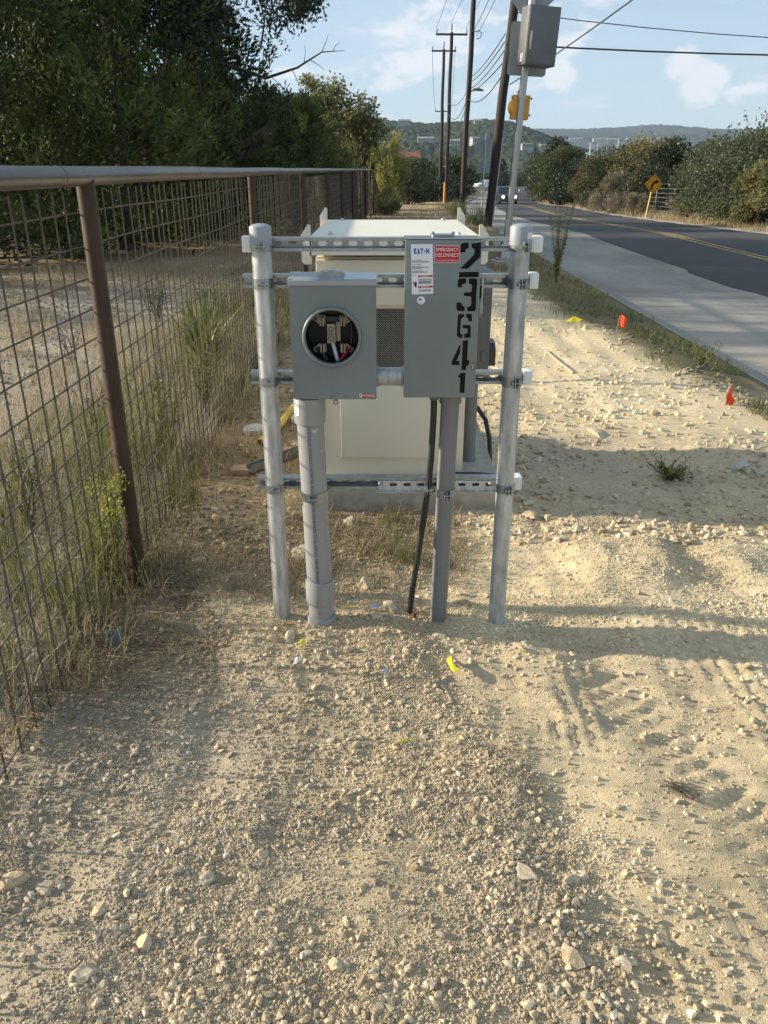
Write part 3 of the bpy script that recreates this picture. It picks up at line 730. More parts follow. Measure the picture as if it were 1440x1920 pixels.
# ------------------------------------------------------------------ disconnect box with the house number
DX0, DX1, DZ0, DZ1, DY = 0.0615, 0.2865, 0.883, 1.354, 2.460
disc = thing('disconnect_box', 'tall grey electrical disconnect box with stencilled number 23641 and red sticker', 'electrical box', (0.174, 2.53, 0.883))
dmesh = MB().box(DX0, DX1, DY, DY + 0.014, DZ0, DZ1, 0.003).build('door', GREYBOX, disc, 30)
MB().box(DX0 + 0.003, DX1 - 0.004, DY + 0.0145, 2.599, DZ0 + 0.003, DZ1 - 0.004, 0.002).build('case', GREYBOX, disc, 30)
MB().box(DX0 - 0.001, DX1 + 0.001, DY + 0.005, 2.600, DZ1 + 0.001, DZ1 + 0.004, 0.001).build('rain_hood', mat('hood_edge', (0.10, 0.11, 0.115), 0.4, 0, 0.1, 8), disc)
hp = MB().prism(rounded(0.142, 0.212, 2.535, 2.59, 0.012), DZ1 + 0.0045, DZ1 + 0.011, 'xy').build('hub_plate', ZINC, disc, 30)
for x in (0.147, 0.207): MB().lathe((x, 2.530, DZ1 + 0.011), (0, 0, 1), [(0.005, 0), (0.005, 0.006), (0.0025, 0.009), (0, 0.0092)], 8).build('bolt', ZINC, hp, 30)
DIG = {'2':[[(0.223,1.341),(0.229,1.347),(0.247,1.349),(0.248,1.333),(0.241,1.331),(0.239,1.327),(0.239,1.321),(0.224,1.321)],[(0.256,1.346),(0.284,1.349),(0.284,1.309),(0.248,1.275),(0.226,1.275),(0.266,1.316),(0.266,1.329),(0.257,1.335)],[(0.223,1.265),(0.281,1.266),(0.281,1.251),(0.223,1.25)]],'3':[[(0.22,1.242),(0.225,1.247),(0.244,1.247),(0.245,1.233),(0.235,1.231),(0.233,1.228),(0.233,1.222),(0.22,1.222)],[(0.253,1.247),(0.273,1.247),(0.278,1.243),(0.277,1.203),(0.276,1.198),(0.277,1.192),(0.277,1.155),(0.273,1.151),(0.252,1.151),(0.251,1.163),(0.26,1.166),(0.263,1.173),(0.262,1.191),(0.259,1.195),(0.24,1.196),(0.24,1.206),(0.258,1.207),(0.262,1.21),(0.263,1.228),(0.253,1.233)],[(0.218,1.177),(0.234,1.176),(0.235,1.169),(0.243,1.164),(0.243,1.151),(0.224,1.152),(0.219,1.156)]],'6':[[(0.224,1.141),(0.228,1.143),(0.242,1.143),(0.243,1.134),(0.236,1.132),(0.233,1.125),(0.232,1.087),(0.234,1.083),(0.24,1.081),(0.24,1.071),(0.229,1.072),(0.223,1.077),(0.223,1.103)],[(0.248,1.143),(0.264,1.143),(0.266,1.14),(0.267,1.121),(0.257,1.121),(0.256,1.129),(0.249,1.134)],[(0.24,1.11),(0.261,1.11),(0.264,1.105),(0.265,1.072),(0.246,1.071),(0.245,1.083),(0.254,1.085),(0.255,1.097),(0.251,1.1),(0.24,1.1)]],'4':[[(0.232,1.049),(0.235,1.05),(0.234,1.025),(0.224,1.0),(0.234,0.999),(0.234,0.987),(0.209,0.988),(0.21,0.998)],[(0.242,1.062),(0.258,1.064),(0.257,1.003),(0.264,1.001),(0.263,0.987),(0.256,0.985),(0.255,0.972),(0.241,0.972)]],'1':[[(0.231,0.951),(0.238,0.961),(0.254,0.963),(0.253,0.899),(0.238,0.899),(0.238,0.948),(0.234,0.947)]]}
for k_, polys in DIG.items():
    mb = MB()
    for p in polys: mb.prism(p, DY - 0.0008, DY - 0.0003, 'xz')
    o = mb.build('stencilled_number', BLACKPAINT, disc); o['label'] = 'black stencilled figure ' + k_
# white data label
lab = MB().prism([(0.0785, 1.3440), (0.1425, 1.3445), (0.1475, 1.2030), (0.0835, 1.2005)], DY - 0.0010, DY - 0.0003, 'xz').build('data_label', WHITEST, disc)
def LP(u, v):   # label coordinates 0..1 across, 0..1 down
    a = Vector((0.0785 + 0.005 * v, 1.3440 - 0.1435 * v)); b = Vector((0.1425 + 0.005 * v, 1.3445 - 0.1415 * v)); return a.lerp(b, u)
def lpoly(mb, pts, lo=DY - 0.0016, hi=DY - 0.0011): mb.prism([tuple(LP(*p)) for p in pts], lo, hi, 'xz')
logo = MB()
def L_(x, poly): lpoly(logo, [(0.13 + (x + p[0]) * 0.0098, 0.085 + p[1] * 0.0105) for p in poly])
L_(0, [(0, 0), (13, 0), (12.3, 2.4), (5, 2.4), (5, 3.8), (11.5, 3.8), (11, 6), (5, 6), (5, 7.6), (13, 7.6), (13.5, 10), (0.7, 10)])
L_(15, [(5, 0), (9.5, 0), (14, 10), (9.5, 10), (7.3, 4.2), (5, 10), (0.5, 10)])
L_(16, [(5, 7), (7.5, 7), (8.3, 10), (4.3, 10)])
L_(30, [(0, 0), (14.5, 0), (14.5, 2.5), (9.8, 2.5), (9.8, 10), (5, 10), (5, 2.5), (0, 2.5)])
logo.prism([(LP(0.13 + 49.5 * 0.0098, 0.14).x + 0.0021 * math.cos(a), LP(0.13 + 49.5 * 0.0098, 0.14).y + 0.0021 * math.sin(a)) for a in np.linspace(0, 2 * math.pi, 14)[:-1]], DY - 0.0016, DY - 0.0011, 'xz')
L_(56, [(0, 0), (5, 0), (11.2, 5.8), (11.2, 0), (15.6, 0), (15.6, 10), (11.2, 10), (4.4, 4), (4.4, 10), (0, 10)])
logo.build('maker_logo', BLUEINK, lab)
ink = MB(); rnd = random.Random(3)
def print_line(v, u0, u1, h=0.009, dens=0.85, tgt=None):
    u = u0
    while u < u1:
        w = rnd.uniform(0.02, 0.075)
        if u + w > u1: break
        lpoly(tgt or ink, [(u, v), (u + w, v), (u + w, v + h), (u, v + h)]); u += w + 0.014
for v, u1 in ((0.315, 0.55), (0.335, 0.84), (0.353, 0.86), (0.395, 0.46), (0.430, 0.52), (0.448, 0.80), (0.466, 0.86), (0.484, 0.5), (0.525, 0.52), (0.543, 0.8), (0.561, 0.75), (0.610, 0.3)): print_line(v, 0.04, u1)
for v in (0.695, 0.712, 0.755, 0.768, 0.785, 0.905, 0.925, 0.945): print_line(v, 0.32, 0.94, 0.010)
print_line(0.735, 0.32, 0.94, 0.018)
ink.build('fine_print', GREYINK, lab)
mb = MB()
for v in (0.620, 0.835): lpoly(mb, [(0.30, v), (0.985, v), (0.985, v + 0.038), (0.30, v + 0.038)])
mb.build('red_band', REDST, lab)
mb = MB()
for v in (0.632, 0.847): 
    u = 0.50
    lpoly(mb, [(0.42, v + 0.017), (0.455, v - 0.003), (0.49, v + 0.017)], DY - 0.0021, DY - 0.0017)
    for i in range(6): lpoly(mb, [(u, v), (u + 0.035, v), (u + 0.035, v + 0.015), (u, v + 0.015)], DY - 0.0021, DY - 0.0017); u += 0.05
mb.build('white_print', WHITEST, lab)
mb = MB()
lpoly(mb, [(0.14, 0.76), (0.19, 0.735), (0.23, 0.76), (0.24, 0.80), (0.22, 0.85), (0.17, 0.86), (0.13, 0.83), (0.15, 0.79)])
lpoly(mb, [(0.03, 0.725), (0.06, 0.72), (0.10, 0.76), (0.15, 0.785), (0.14, 0.80), (0.08, 0.775), (0.05, 0.735)])
lpoly(mb, [(0.06, 0.80), (0.13, 0.795), (0.13, 0.808), (0.06, 0.812)])
mb.build('hazard_symbol', DARKINK, lab)
# red sticker
red = MB().prism([(0.1480, 1.3410), (0.2225, 1.3395), (0.2225, 1.2915), (0.1485, 1.2915)], DY - 0.0010, DY - 0.0003, 'xz').build('emergency_sticker', WHITEST, disc)
MB().prism([(0.1492, 1.3397), (0.2213, 1.3383), (0.2213, 1.2927), (0.1497, 1.2927)], DY - 0.0014, DY - 0.0011, 'xz').build('red_field', REDST, red)
def face_text(body, cx_, cz_, width, height, mat_, parent, y, name='lettering', bold=0.0):
    vs, fs = text_verts(body, 1.0, 'CENTER', bold)
    x0 = min(v.x for v in vs); x1 = max(v.x for v in vs); z0 = min(v.y for v in vs); z1 = max(v.y for v in vs)
    return MB().add([(cx_ + (v.x - (x0 + x1) / 2) * width / (x1 - x0), y, cz_ + (v.y - (z0 + z1) / 2) * height / (z1 - z0)) for v in vs], fs).build(name, mat_, parent)
face_text('EMERGENCY', 0.1856, 1.3288, 0.064, 0.0098, WHITEST, red, DY - 0.0017)
face_text('DISCONNECT', 0.1853, 1.3135, 0.0695, 0.0100, WHITEST, red, DY - 0.0017)
face_text('DESCONEXIÓN DE EMERGENCIA', 0.1856, 1.2985, 0.066, 0.0044, WHITEST, red, DY - 0.0017)
rs = MB().prism(circle(0.1115, 1.1835, 0.0118, 28), DY - 0.0010, DY - 0.0003, 'xz').build('round_sticker', WHITEST, disc)
MB().prism([(0.104, 1.187), (0.112, 1.188), (0.112, 1.183), (0.105, 1.182)], DY - 0.0016, DY - 0.0011, 'xz').prism([(0.106, 1.1905), (0.113, 1.1905), (0.114, 1.189), (0.106, 1.189)], DY - 0.0016, DY - 0.0011, 'xz').prism([(0.108, 1.177), (0.110, 1.177), (0.110, 1.175), (0.108, 1.175)], DY - 0.0016, DY - 0.0011, 'xz').prism([(0.112, 1.177), (0.1145, 1.177), (0.1145, 1.175), (0.112, 1.175)], DY - 0.0016, DY - 0.0011, 'xz').build('sticker_print', BLUEINK, rs)
# throw handle on the right flank, catch below
hd = MB().prism([(2.475, 1.246), (2.481, 1.254), (2.487, 1.246), (2.487, 1.150), (2.500, 1.135), (2.494, 1.128), (2.478, 1.142)], DX1 + 0.008, DX1 + 0.013, 'yz').build('throw_handle', ZINC, disc)
MB().box(DX1 - 0.003, DX1 + 0.008, 2.485, 2.53, 1.185, 1.222, 0.002).build('handle_pivot', DARKIN, hd)
MB().tube([(DX1 + 0.003, 2.478, 1.178), (DX1 + 0.004, 2.476, 1.130)], 0.004, 8).build('handle_pin', ZINC, hd, 40)
MB().box(0.273, 0.278, DY - 0.0025, DY - 0.0003, 0.973, 0.994).build('catch', BLACKPAINT, disc)
MB().box(0.2745, 0.2765, DY - 0.0035, DY - 0.0026, 0.975, 0.992).build('catch_plate', WHITEST, disc)

# ------------------------------------------------------------------ conduits on the rack
def cyl_text(body, r, top, x_of, y, ang0, height, mat_, parent, length):
    vs, fs = text_verts(body, 1.0, 'LEFT')
    x1 = max(v.x for v in vs); zs = [v.y for v in vs]; zl, zh = min(zs), max(zs); out = []
    for v in vs:
        z = top - v.x / x1 * length
        a = ang0 + (v.y - (zl + zh) / 2) * height / (zh - zl) / r
        out.append((x_of(z) + (r + 0.0004) * math.cos(a), y + (r + 0.0004) * math.sin(a), z))
    return MB().add(out, fs).build('lettering', mat_, parent)
bx = lambda z: -0.2265 - 0.0165 * z / 0.85
big = thing('conduit', 'wide grey plastic conduit with printed lettering under the meter box', 'conduit', (-0.2265, 2.530, 0))
big_p = MB().tube([(bx(z), 2.530, z) for z in (-0.12, 0.2, 0.5, 0.85)], 0.0445, 32).build('pipe', PVC, big, 50)
MB().lathe((bx(0.83), 2.530, 0), (0, 0, 1), [(0.0445, 0.782), (0.0500, 0.782), (0.0515, 0.790), (0.0520, 0.868), (0.040, 0.8705)], 20).build('box_adapter', PVC, big, 20)
MB().lathe((bx(0.16), 2.530, 0), (0, 0, 1), [(0.0445, 0.112), (0.0505, 0.112), (0.0515, 0.116), (0.0515, 0.198), (0.0500, 0.202), (0.0445, 0.202)], 32).build('coupling', PVC, big, 40)
MB().lathe((bx(0.02), 2.530, 0), (0, 0, 1), [(0.0515, -0.1), (0.0515, 0.052), (0.0500, 0.056), (0.0445, 0.056)], 32).build('coupling', PVC, big, 40)
cyl_text('NONMETALLIC CONDUIT INTERTEK ® LISTED 107144 CONFORMS TO UL STD 651 ABOVEGROUND', 0.0445, 0.800, bx, 2.530, R(-92), 0.0105, DARKINK, big_p, 0.597)
mb = MB()
for i in range(4):
    a0, a1 = R(-150 + i * 6), R(-150 + i * 6 + 6); r = 0.0524
    mb.add([(bx(.83) + r * math.cos(a), 2.530 + r * math.sin(a), z) for a, z in ((a0, 0.815), (a1, 0.815), (a1, 0.866), (a0, 0.866))], [(0, 1, 2, 3)])
stk = mb.build('barcode_sticker', WHITEST, big)
mb = MB()
for i in range(7):
    z = 0.824 + i * 0.0048; a0, a1 = R(-146), R(-132); r = 0.0527
    mb.add([(bx(.83) + r * math.cos(a), 2.530 + r * math.sin(a), zz) for a, zz in ((a0, z), (a1, z), (a1, z + 0.0024), (a0, z + 0.0024))], [(0, 1, 2, 3)])
mb.build('barcode', DARKINK, stk)
# dried mud splashes, thin flakes on the right of the pipe
rnd = random.Random(12); mb = MB()
def splash(a0, z0, ra, rz, n=9):
    pts = []
    for i in range(n):
        q = 2 * math.pi * i / n; k = rnd.uniform(0.45, 1.1); pts.append((a0 + ra * k * math.cos(q) / 0.0445, z0 + rz * k * math.sin(q)))
    c = len(pts); vs = [(bx(z) + 0.0450 * math.cos(a), 2.530 + 0.0450 * math.sin(a), z) for a, z in pts + [(a0, z0)]]
    mb.add(vs, [(i, (i + 1) % c, c) for i in range(c)])
splash(R(-66), 0.765, 0.013, 0.010, 13); splash(R(-80), 0.742, 0.005, 0.005)
for i in range(46): splash(R(rnd.gauss(-28, 14)), rnd.choice([rnd.gauss(0.63, 0.05), rnd.gauss(0.44, 0.04), rnd.uniform(0.25, 0.77)]), rnd.uniform(0.001, 0.0055), rnd.uniform(0.001, 0.011))
mb.build('mud_splash', MUD, big)
clamp(bx(0.52), 2.530, 0.0455, 0.528, big, 'pipe_clamp', 0.032, 0.022)

tx = lambda z: 0.1985 + 0.0185 * z / 0.85
thin = thing('conduit', 'narrow plain grey conduit under the numbered disconnect box', 'conduit', (0.1985, 2.55, 0))
MB().tube([(tx(z), 2.55, z) for z in (-0.1, 0.3, 0.6, 0.86)], 0.0302, 26).build('pipe', PVC2, thin, 50)
MB().lathe((tx(-.0), 2.55, 0), (0, 0, 1), [(0.0355, -0.1), (0.0345, 0.012), (0.031, 0.022), (0.0302, 0.03)], 26).build('coupling', PVC2, thin, 40)
MB().lathe((tx(.86), 2.55, 0), (0, 0, 1), [(0.0302, 0.842), (0.0355, 0.842), (0.0365, 0.848), (0.0365, 0.8815)], 16).build('box_adapter', PVC2, thin, 20)
clamp(tx(0.53), 2.55, 0.0312, 0.528, thin, rot=10)
flex = thing('flexible_conduit', 'thin black flexible cable conduit slanting down beside the narrow grey pipe', 'cable', (0.09, 2.6, 0))
MB().tube([(0.163, 2.535, 0.885), (0.163, 2.540, 0.80), (0.160, 2.565, 0.65), (0.153, 2.578, 0.53), (0.142, 2.585, 0.42), (0.125, 2.59, 0.28), (0.105, 2.597, 0.12), (0.088, 2.60, -0.06)], 0.0108, 14).build('sheath', BLACKRUBBER, flex, 60)
MB().lathe((0.163, 2.535, 0), (0, 0, 1), [(0.0125, 0.855), (0.0155, 0.858), (0.0155, 0.8825)], 8).build('gland', DARKGREY, flex, 20)
clamp(0.1535, 2.578, 0.0115, 0.530, flex, w=0.022, gap=0.006)
nip = thing('pipe_nipple', 'short fat metal pipe nipple joining the meter box to the disconnect box', 'pipe', (0.02, 2.54, 0.93))
MB().tube([(-0.024, 2.54, 0.932), (0.061, 2.54, 0.932)], 0.0292, 28).build('pipe', GALV, nip, 50)
MB().lathe((-0.0225, 2.54, 0.932), (1, 0, 0), [(0.0295, 0.0), (0.0345, 0.0), (0.0345, 0.005), (0.0295, 0.006)], 12).build('locknut', ZINC, nip, 20)
MB().lathe((0.0550, 2.54, 0.932), (1, 0, 0), [(0.0295, 0.0), (0.0345, 0.001), (0.0345, 0.006), (0.0295, 0.0061)], 12).build('locknut', ZINC, nip, 20)

# ------------------------------------------------------------------ cream cabinet on its concrete pad
pad = MB().box(-0.36, 0.555, 3.62, 4.85, -0.12, 0.165, 0.008).build('concrete_pad', CONCRETE, None, 30, loc=(0.1, 4.2, 0))
tag(pad, 'low grey concrete pad carrying the cream cabinet', 'pad')
cab = thing('utility_cabinet', 'cream metal utility cabinet with flat white lid behind the rack', 'cabinet', (0.04, 4.1, 0.165))
CX0, CX1 = -0.300, 0.383
MB().box(CX0, CX1, 3.675, 4.70, 0.166, 1.19, 0.006).build('body', CREAM, cab, 30)
MB().box(CX0 + 0.002, CX1 - 0.002, 3.632, 3.673, 0.985, 1.180, 0.006).build('hood', CREAM, cab, 30)
lid = MB().prism([(3.585, 1.204), (3.585, 1.276), (3.60, 1.283), (4.74, 1.283), (4.75, 1.278), (4.75, 1.20)], CX0 - 0.012, CX1 + 0.022, 'yz').build('lid', CREAMTOP, cab)
for x, y in ((CX0 + 0.07, 4.66), (CX1 - 0.06, 4.66), (CX0 + 0.07, 3.66), (CX1 - 0.06, 3.66)):
    MB().lathe((x, y, 1.283), (0, 0, 1), [(0.013, 0), (0.013, 0.002), (0.009, 0.003), (0.008, 0.011), (0, 0.012)], 10).build('bolt', GALV, lid, 30)
for s in (-1, 1):
    xe = CX0 - 0.013 if s < 0 else CX1 + 0.023
    for y in (3.60, 4.70):
        o_ = 0.0 if y < 4 else 0.020
        poly = [(xe, 1.165 + o_), (xe, 1.325 + o_), (xe + s * 0.012, 1.328 + o_), (xe + s * 0.042, 1.285 + o_), (xe + s * 0.042, 1.178 + o_), (xe + s * 0.030, 1.165 + o_)]
        MB().prism(poly, y, y + 0.012, 'xz').prism([(y, 1.20), (y + 0.08, 1.20), (y + 0.08, 1.262), (y, 1.262)], xe, xe + s * 0.006, 'yz').build('lifting_tab', CREAMTOP, cab)
# air inlet: zigzag filter screen in a frame
MB().box(CX0 + 0.05, CX1 - 0.05, 3.668, 3.6745, 0.700, 0.975).build('inlet_back', mat('inlet_painted_shadow', (0.012, 0.012, 0.016), 0.95, 0, 0.2, 40), cab)  # black sheet painting the shade behind the screen
mb = MB(); zr = 0.0098; xr = 0.0112
z = 0.704
while z < 0.968:
    x = CX0 + 0.055; k = 0
    while x < CX1 - 0.055:
        za, zb = (z, z + 0.0075) if k % 2 == 0 else (z + 0.0075, z)
        mb.add([(x, 3.664, za), (x + xr / 2, 3.664, zb), (x + xr / 2, 3.664, zb + 0.0026), (x, 3.664, za + 0.0026), (x, 3.668, za), (x + xr / 2, 3.668, zb), (x + xr / 2, 3.668, zb + 0.0026), (x, 3.668, za + 0.0026)], [(0, 1, 2, 3), (0, 1, 5, 4), (3, 2, 6, 7)])
        x += xr / 2; k += 1
    z += zr
mb.build('filter_screen', mat('bare_expanded_metal', (0.45, 0.43, 0.40), 0.4, 0.5, 0.1, 30), cab)
mb = MB(); mb.box(CX0 + 0.03, CX0 + 0.055, 3.655, 3.6747, 0.688, 0.984); mb.box(CX1 - 0.055, CX1 - 0.03, 3.655, 3.6747, 0.688, 0.984); mb.box(CX0 + 0.0551, CX1 - 0.0551, 3.656, 3.6746, 0.686, 0.702); mb.box(CX0 + 0.0551, CX1 - 0.0551, 3.656, 3.6746, 0.969, 0.983)
mb.build('inlet_frame', CREAM, cab)
MB().box(-0.206, 0.300, 3.655, 3.6748, 0.262, 0.662, 0.003).build('front_panel', CREAM, cab, 30)
MB().box(CX0 + 0.015, CX1 - 0.015, 3.668, 3.6742, 0.664, 0.684, 0.002).build('panel_seam', CREAM, cab)
# dark switch box on the cabinet's right flank
sb = thing('switch_box', 'dark grey electrical box on the right flank of the cream cabinet', 'electrical box', (0.45, 3.85, 0.66))
MB().box(0.387, 0.492, 3.725, 4.02, 0.640, 1.115, 0.004).build('case', DARKGREY, sb, 30)
MB().box(0.398, 0.470, 3.716, 3.7245, 0.655, 1.10, 0.003).build('door', DARKGREY, sb, 30)
for z in (0.72, 0.98): MB().box(0.452, 0.474, 3.709, 3.7155, z, z + 0.045, 0.002).build('hinge', DARKGREY, sb)
MB().prism([(3.74, 0.690), (3.74, 0.760), (3.78, 0.790), (3.86, 0.795), (3.90, 0.76), (3.90, 0.690)], 0.4925, 0.524, 'yz').build('outlet_cover', mat('smoked_cover', (0.035, 0.036, 0.037), 0.35, 0, 0.1, 10), sb)
MB().box(0.430, 0.448, 3.74, 3.76, 0.615, 0.6395).build('drain', DARKGREY, sb)
scd = thing('conduit', 'grey conduit rising from the pad behind the rack to the dark switch box', 'conduit', (0.437, 3.90, 0.165))
MB().tube([(0.437, 3.90, 0.166), (0.437, 3.90, 0.641)], 0.0305, 22).build('pipe', PVC2, scd, 50)
MB().lathe((0.437, 3.90, 0), (0, 0, 1), [(0.036, 0.1655), (0.036, 0.185), (0.031, 0.19)], 22).build('collar', PVC2, scd, 40)
hose = MB().tube([(0.46, 4.62, 0.19), (0.50, 4.58, 0.25), (0.545, 4.52, 0.265), (0.585, 4.44, 0.215), (0.605, 4.38, 0.12), (0.61, 4.34, -0.03)], 0.0135, 10).build('hose', BLACKRUBBER, None, 60, loc=(0.6, 4.4, 0))
tag(hose, 'short black hose curling off the right edge of the concrete pad', 'hose')
hose2 = MB().tube([(0.31, 3.632, 0.185), (0.38, 3.628, 0.188), (0.46, 3.63, 0.186), (0.53, 3.635, 0.178), (0.56, 3.64, 0.14)], 0.011, 8).build('hose', BLACKRUBBER, None, 60, loc=(0.4, 3.64, 0.17))
tag(hose2, 'black cable lying along the front edge of the concrete pad', 'cable')

# ------------------------------------------------------------------ beacon pole
def leaning(root, dx, dz):      # tilts a thing about its base so that it leans by dx to the right over height dz
    root.rotation_euler = (0, math.atan2(dx, dz), 0)
bz = float(gz(2.05, 14.2))
bp = thing('beacon_pole', 'silver signal pole with yellow beacon, steel control box and sign backs', 'signal pole', (2.05, 14.2, bz))
B = lambda z: bz + z
mb = MB().tube([(2.05, 14.2, B(0.0)), (2.05, 14.2, B(2.2)), (2.05, 14.2, B(4.9))], [0.060, 0.058, 0.056], 24); mb.build('pole', ALU, bp, 50)
MB().lathe((2.05, 14.2, bz), (0, 0, 1), [(0.0, 0.10), (0.16, 0.10), (0.16, 0.13), (0.115, 0.14), (0.10, 0.30), (0.085, 0.42), (0.062, 0.45)], 16).build('base', ALU, bp, 30)
MB().lathe((2.05, 14.2, bz), (0, 0, 1), [(0.24, -0.2), (0.24, 0.09), (0.22, 0.10), (0.0, 0.101)], 20).build('footing', CONCRETE, bp, 30)
for z in (2.55, 3.02): MB().lathe((2.05, 14.2, B(z)), (0, 0, 1), [(0.060, 0), (0.066, 0.002), (0.066, 0.03), (0.060, 0.032)], 20).build('band', ALU, bp, 40)
# control box, turned a little so that its left side shows
def rotbox(x0, x1, y0, y1, z0, z1, cx_, cy_, a, bev=0.006):
    m_ = MB().box(x0, x1, y0, y1, z0, z1, bev); c, s_ = math.cos(a), math.sin(a)
    m_.v = [(cx_ + (p[0] * c - p[1] * s_), cy_ + (p[0] * s_ + p[1] * c), p[2]) for p in m_.v]; return m_
A_ = R(13); bxc, byc = 2.17, 13.98
cbx = rotbox(-0.25, 0.25, -0.16, 0.15, B(2.98), B(3.76), bxc, byc, A_).build('control_box', ALUBOX, bp, 30)
rotbox(-0.24, 0.24, -0.176, -0.162, B(3.00), B(3.74), bxc, byc, A_, 0.004).build('box_door', ALUBOX, cbx, 30)
rotbox(-0.205, -0.175, -0.195, -0.177, B(3.18), B(3.42), bxc, byc, A_, 0.004).build('door_handle', ALU, cbx, 30)
for i in range(2):
    for j in range(4):
        rotbox(-0.2535, -0.2505, -0.06 + i * 0.045, -0.03 + i * 0.045, B(3.03 + j * 0.028), B(3.03 + j * 0.028 + 0.020), bxc, byc, A_, 0.0).build('vent_tab', WHITEST, cbx)
MB().prism(rounded(1.79, 2.40, B(2.88), B(3.62), 0.05), 14.34, 14.345, 'xz').build('rectangular_sign', SIGNBACK, bp)
dm = 0.55; dc = B(4.14)
MB().prism([(2.05 + 0.02, dc - dm), (2.05 + dm, dc - 0.02), (2.05 + dm, dc + 0.02), (2.07, dc + dm), (2.03, dc + dm), (2.05 - dm, dc + 0.02), (2.05 - dm, dc - 0.02), (2.03, dc - dm)], 14.275, 14.28, 'xz').build('diamond_sign', SIGNBACK, bp)
bc = MB().box(1.92, 2.20, 14.28, 14.48, B(2.26), B(2.61), 0.012).build('beacon_housing', BEACONYEL, bp, 30)
MB().lathe((1.925, 14.38, B(2.435)), (-1, 0, 0), [(0.098, 0.0), (0.098, 0.015), (0.085, 0.035), (0.05, 0.052), (0.0, 0.06)], 20).build('lens', BEACONYEL, bc, 50)
for z in (2.31, 2.55): MB().box(1.895, 1.919, 14.262, 14.279, B(z), B(z + 0.03)).box(2.201, 2.225, 14.265, 14.285, B(z), B(z + 0.03)).build('hinge', DARKGREY, bc)
MB().lathe((2.03, 14.30, B(2.645)), (0, 1, 0), [(0.025, -0.02), (0.045, -0.02), (0.045, 0.03), (0.025, 0.03)], 14).build('bracket', BEACONYEL, bc, 30)
leaning(bp, 0.2, 3.93)

# ------------------------------------------------------------------ utility poles and lines
def upole(loc, top, r0, r1, lean, label, arm=None, ins=True):
    x, y, z0 = loc
    t = thing('utility_pole', label, 'utility pole', loc, 'utility poles along the verge')
    n = 9
    MB().tube([(x + 0.02 * math.sin(i * 1.7), y, z0 - 0.6 + (top - z0 + 0.6) * i / n) for i in range(n + 1)], [r0 + (r1 - r0) * i / n for i in range(n + 1)], 16).build('shaft', WOODPOLE, t, 50)
    if arm:
        az, hw = arm
        ar = MB().box(x - hw, x + hw, y - r1 - 0.11, y - r1 - 0.004, az - 0.06, az + 0.06, 0.01).build('crossarm', CROSSARM, t)
        for sx in (-1, 1):
            MB().lathe((x + sx * (hw - 0.06), y - r1 - 0.06, az + 0.061), (0, 0, 1), [(0.02, 0), (0.05, 0.04), (0.035, 0.08), (0.055, 0.12), (0.035, 0.17), (0.05, 0.21), (0.02, 0.27)], 10).build('insulator', PORCELAIN, ar, 50)
        MB().lathe((x, y, top), (0, 0, 1), [(r1 + 0.01, -0.06), (r1 + 0.01, 0.0), (0.03, 0.02), (0.03, 0.10), (0.06, 0.14), (0.04, 0.22), (0.06, 0.30), (0.04, 0.40), (0.05, 0.46), (0.0, 0.55)], 12).build('insulator', PORCELAIN, t, 50)
    leaning(t, lean, 10)
    return t
p1 = upole((3.37, 27.5, -0.08), 12.0, 0.15, 0.115, 0.75, 'thick dark leaning wooden utility pole right behind the silver signal pole')
MB().tube([(3.37 + 0.13, 27.5 - 0.10, -0.3), (3.37 + 0.13, 27.5 - 0.10, 2.4)], 0.022, 8).build('ground_guard', GALV, p1, 50)
p2 = upole((4.08, 45, -0.55), 13.0, 0.145, 0.11, 0.25, 'dark wooden utility pole with a small street lamp arm')
la = MB().tube([(4.08 + 0.11, 44.95, 5.05), (4.5, 44.9, 5.12)], 0.02, 8).build('lamp_arm', DARKGREY, p2, 50)
MB().prism([(4.25, 5.07), (4.32, 5.17), (4.6, 5.19), (4.84, 5.10), (4.80, 5.06)], 44.80, 45.0, 'xz').build('lamp_head', DARKGREY, la)
MB().tube([(4.20, 44.86, 7.6), (4.40, 44.84, 7.65), (4.55, 44.84, 7.55), (4.48, 44.84, 7.35), (4.30, 44.85, 7.3)], 0.025, 6).build('bracket', DARKGREY, p2, 40)
p3 = upole((4.40, 61, -0.80), 9.75, 0.14, 0.11, 0.06, 'taller of two dark poles carrying a heavy crossarm', (9.6, 1.04))
p4 = upole((4.74, 73, -1.1), 10.2, 0.15, 0.11, 0.02, 'dark utility pole with thinner crossarm just left of the crossarm pole', (10.05, 0.97))
p5 = upole((7.4, 112, -2.0), 8.2, 0.14, 0.11, 0.0, 'farthest thin utility pole whose low crossarm shows between nearer poles', (8.0, 1.0))
guard = thing('guy_guard', 'yellow guy wire guard standing against the crossarm poles', 'guy guard', (4.15, 59.5, -0.75))
MB().tube([(4.15, 59.5, -0.85), (4.18, 59.5, 0.6)], 0.06, 8).build('sleeve', SIGNYEL, guard, 50)
MB().tube([(4.18, 59.5, 0.6), (4.3, 59.9, 6.5)], 0.012, 5).build('guy_wire', CABLE, guard)
fp = thing('utility_pole', 'small faraway wooden pole above the trees right of the signal pole', 'utility pole', (25.5, 150, -2), 'utility poles along the verge')
MB().tube([(25.5, 150, -2.5), (25.8, 150, 4.6)], [0.15, 0.11], 8).build('shaft', WOODPOLE, fp, 50)
MB().box(24.6, 26.8, 149.7, 149.85, 3.6, 3.75).build('crossarm', CROSSARM, fp)

